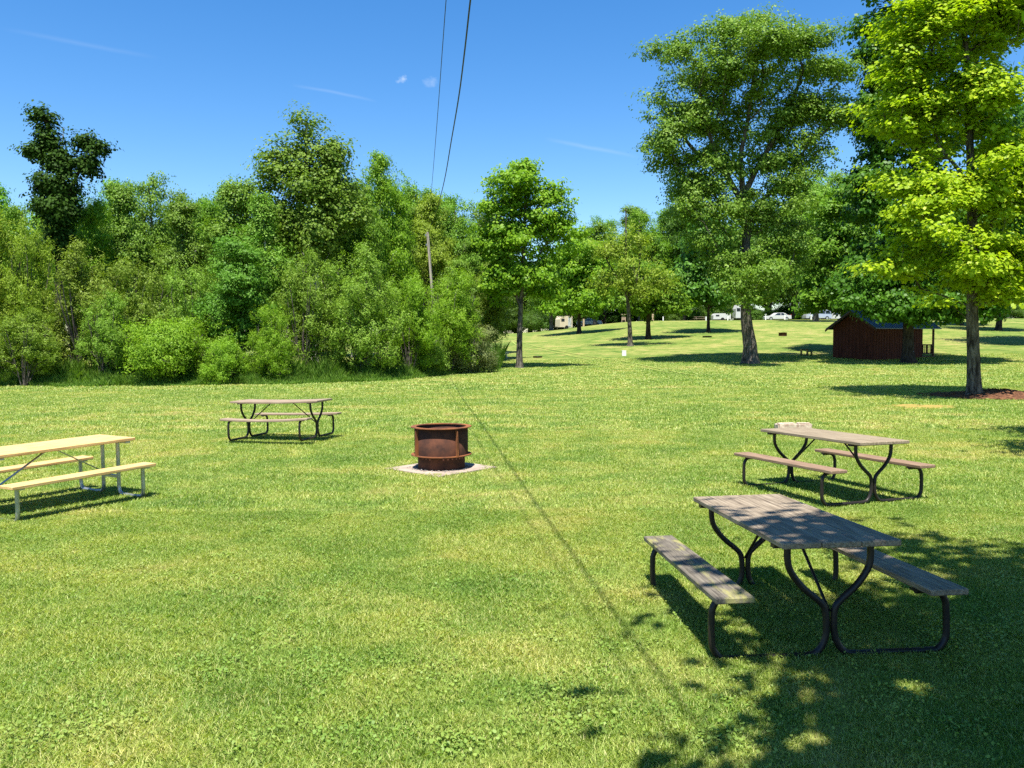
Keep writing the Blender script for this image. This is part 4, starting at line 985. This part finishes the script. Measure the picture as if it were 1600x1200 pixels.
# ================================================================== FAR CAMP BEYOND THE CREST
P_white = m_plain('white_vehicle_paint', (.52, .52, .51), .35, 0, .5, .04, 2); P_silver = m_plain('silver_vehicle_paint', (.50, .51, .53), .3, .5, .5, .05, 2)
P_beige = m_plain('beige_trailer_skin', (.62, .52, .38), .5, 0, .4, .08, 2); P_tyre = m_plain('tyre_rubber', (.02, .02, .02), .8, 0, .2, .2, 8); P_rim = m_plain('wheel_rim', (.5, .5, .52), .3, .7, .5, .1, 8)
P_red = m_plain('red_lamp', (.4, .02, .015), .3, 0, .5, .1, 8)
def car(name, label, px, d, yaw, paint, prof, glass, wheels, W=1.8, cat='car', group=None):
    """prof: side outline of the body (x, z); glass: list of side window outlines; wheels: x positions"""
    g = at(px, d); t = empty(name, g, yaw); tag(t, label, cat, group); n = len(prof)
    vs = []; 
    for y_, ins in ((-W / 2, .0), (-W / 2 + .05, -.0), (W / 2 - .05, 0), (W / 2, 0)):
        for (x_, z_) in prof:
            tum = max(0, z_ - .95) * .22 * (1 if y_ < 0 else -1); vs.append((x_, y_ + tum, z_))
    m = MB(); m.add(vs, [list(range(n)), list(range(3 * n, 4 * n))[::-1]] + [[k * n + i, k * n + (i + 1) % n, (k + 1) * n + (i + 1) % n, (k + 1) * n + i][::-1] for k in range(3) for i in range(n)]); m.build('body', paint, t)
    for gl_ in glass:
        for s in (-1, 1):
            vs = [(x_, s * (W / 2 + .006 - max(0, z_ - .95) * .22), z_) for x_, z_ in gl_]; vs2 = [(x_, y_ - s * .02, z_) for x_, y_, z_ in vs]; k = len(vs)
            m = MB(); m.add(vs + vs2, [list(range(k)), list(range(k, 2 * k))[::-1]] + [[i, (i + 1) % k, k + (i + 1) % k, k + i] for i in range(k)]); m.build('window', M_glass, t)
    for x_ in wheels:
        for s in (-1, 1):
            m = MB(); m.tube([(x_, s * (W / 2 - .2), .34), (x_, s * (W / 2 + .01), .34)], .34, 18); o = m.build('wheel', P_tyre, t)
            m = MB(); m.tube([(x_, s * (W / 2 + .011), .34), (x_, s * (W / 2 + .025), .34)], .2, 12); m.build('rim', P_rim, o)
    xa, xb = min(p[0] for p in prof), max(p[0] for p in prof)
    for s in (-1, 1):
        MB().box(xa - .02, xa + .03, s * .62 - .14, s * .62 + .14, .66, .82).build('headlight', P_rim, t)
        MB().box(xb - .03, xb + .02, s * .7 - .08, s * .7 + .08, .8, 1.1).build('tail_light', P_red, t)
    return t
SUV = [(-2.25, .35), (-2.25, .85), (-2.15, 1.0), (-1.1, 1.12), (-.55, 1.68), (-.3, 1.76), (1.8, 1.76), (2.1, 1.6), (2.22, 1.05), (2.22, .35)]
SG = [[(-.98, 1.12), (-.48, 1.62), (.1, 1.64), (.1, 1.12)], [(.2, 1.12), (.2, 1.64), (1.05, 1.64), (1.05, 1.12)], [(1.15, 1.12), (1.15, 1.64), (1.85, 1.62), (2.05, 1.12)]]
SED = [(-2.2, .32), (-2.2, .7), (-2.0, .82), (-.95, .95), (-.3, 1.38), (.85, 1.40), (1.5, 1.0), (2.15, .95), (2.2, .35)]
DG = [[(-.8, .96), (-.25, 1.32), (.3, 1.34), (.3, .96)], [(.38, .96), (.38, 1.34), (.82, 1.34), (1.35, .98)]]
car('parked_suv', 'silver SUV parked on the crest left of the cabin roof', 1276, 141, rad(4), P_silver, SUV, SG, (-1.4, 1.4), cat='car')
car('parked_car', 'white car mostly hidden behind the cabin eave, right of the silver SUV', 1304, 143, rad(0), P_white, SED, DG, (-1.4, 1.35))
car('parked_car', 'low white car parked between posts behind the huge tree trunk', 1214, 144, rad(3), P_white, SED, DG, (-1.4, 1.35))
car('parked_car', 'white car in deep shade right of the low round maple', 921, 146, rad(-10), P_white, SED, DG, (-1.4, 1.35))
def trailer(name, label, px, d, yaw, L_, Hh, W_, paint, door=True, nwin=1, z0=.5):
    g = at(px, d); t = empty(name, g, yaw); tag(t, label, 'camper')
    prof = [(-L_ / 2, z0), (-L_ / 2 + .05, z0 + Hh * .7), (-L_ / 2 + .35, z0 + Hh), (L_ / 2 - .15, z0 + Hh), (L_ / 2, z0 + Hh - .2), (L_ / 2, z0)]; n = len(prof)
    vs = [(x_, -W_ / 2, z_) for x_, z_ in prof] + [(x_, W_ / 2, z_) for x_, z_ in prof]
    MB().add(vs, [list(range(n)), list(range(n, 2 * n))[::-1]] + [[i, n + i, n + (i + 1) % n, (i + 1) % n] for i in range(n)]).build('body', paint, t)
    for k in range(nwin):
        xx = -L_ / 2 + L_ * (k + .5) / (nwin + (1 if door else 0)); MB().box(xx - .3, xx + .3, -W_ / 2 - .02, -W_ / 2 - .001, z0 + Hh * .5, z0 + Hh * .75).build('window', M_glass, t)
    if door: MB().box(L_ / 2 - .85, L_ / 2 - .25, -W_ / 2 - .03, -W_ / 2 - .002, z0 + .1, z0 + Hh * .85).build('door', m_plain('door_skin', tuple(c * .8 for c in (.7, .7, .68)), .5), t)
    for s in (-1, 1): MB().tube([(.1, s * (W_ / 2 - .2), .32), (.1, s * (W_ / 2 + .01), .32)], .32, 16).build('wheel', P_tyre, t)
    MB().box(-L_ / 2 - .9, -L_ / 2 - .001, -.05, .05, z0, z0 + .1).build('drawbar', S_black, t)
    return t
trailer('camper_trailer', 'small beige camper under the low round maple', 881, 143, rad(20), 2.4, 1.9, 2, P_beige, True, 1, .35)
trailer('camper_trailer', 'tall white camper end seen beside the huge tree trunk', 1155, 146, rad(2), 1.9, 2.3, 2.0, P_white, True, 1, .6)
trailer('camper_trailer', 'long low white camper left of the huge tree trunk', 1126, 143, rad(-2), 3.0, 1.0, 2, P_white, True, 1, .35)
def camp_post(label, px, d, ht, wd, mat, cap=False, group='posts along the lane'):
    g = at(px, d); t = empty('camp_post', g); tag(t, label, 'post', group)
    MB().box(-wd / 2, wd / 2, -.06, .06, -.1, ht, .01).build('post', mat, t)
    if cap: MB().box(-wd / 2 - .06, wd / 2 + .06, -.12, .12, ht + .001, ht + .07, .01).build('cap', mat, t)
camp_post('wide tan post right of the beige camper', 912, 138, 1.25, .28, W_tanp)
camp_post('tan post with box beside the trunk of the small low-branched tree', 1020, 138, 1.3, .32, W_tanp, True)
camp_post('thin white post right of the tan post with box', 1036, 139, .75, .16, W_paint)
camp_post('white post left of the long low white camper', 1103, 137, .7, .18, W_paint)
camp_post('white post between the low white camper and the tall white one', 1137, 137.5, 1.0, .16, W_paint, True)
camp_post('white post just right of the huge tree trunk', 1196, 137, .9, .18, W_paint, True)
camp_post('white post at the right end of the low white car', 1226, 137, 1.0, .2, W_paint, True)
camp_post('grey post in front of the silver SUV', 1267, 136, 1.0, .14, W_paint)
# camp notice board
g = at(974.5, 138); t = empty('notice_board', g, rad(-3)); tag(t, 'tan wooden notice board with a small roof left of the thin tree', 'notice board')
for s in (-1, 1): MB().box(s * .3 - .04, s * .3 + .04, -.04, .04, -.1, 1.25).build('post', W_tanp, t)
MB().box(-.255, .255, -.03, .03, .35, 1.15).build('panel', m_plain('faded_board', (.33, .22, .16), .8), t); MB().box(-.45, .45, -.2, .2, 1.251, 1.33, .01).build('roof', W_tanp, t)
# picnic table up on the camp lane, seen edge on
g = at(1093, 140); t = empty('picnic_table', g, rad(5)); tag(t, 'distant dark picnic table in shade on the lane left of the white campers', 'picnic table')
MB().box(-.95, .95, -.37, .37, .72, .77, .01).build('tabletop', W_grey, t)
for s in (-1, 1):
    MB().box(-.95, .95, s * .68 - .14, s * .68 + .14, .42, .46, .01).build('seat', W_grey, t)
    m = MB(); m.tube([(s * .7, -.72, 0), (s * .7, -.25, .72)], .04, 6); m.tube([(s * .7, .72, 0), (s * .7, .25, .72)], .04, 6); m.box(s * .7 - .02, s * .7 + .02, -.7, .7, .36, .415); m.build('frame', W_grey, t)

# ================================================================== CAMERA AND RENDER SETTINGS
cd = bpy.data.cameras.new('camera'); cam = bpy.data.objects.new('camera', cd); C.objects.link(cam); SC.camera = cam
cd.sensor_fit = 'HORIZONTAL'; cd.sensor_width = 36; cd.lens = 36 * F / 1600; cd.clip_end = 3000; cd.clip_start = .05
cam.matrix_world = Matrix.Translation((0, 0, CH)) @ Matrix.Rotation(math.pi / 2 - PITCH, 4, 'X') @ Matrix.Rotation(-ROLL, 4, 'Z')
SC.render.engine = 'CYCLES'
cy = SC.cycles; cy.max_bounces = 6; cy.diffuse_bounces = 3; cy.glossy_bounces = 2; cy.transmission_bounces = 4; cy.transparent_max_bounces = 4
cy.caustics_reflective = False; cy.caustics_refractive = False; cy.sample_clamp_indirect = 2.5
cy.use_denoising = False; cy.use_adaptive_sampling = False
SC.view_settings.view_transform = 'Standard'; SC.view_settings.look = 'None'; SC.view_settings.exposure = 1.13; SC.view_settings.gamma = 1
SC.render.resolution_x = 1024; SC.render.resolution_y = 768
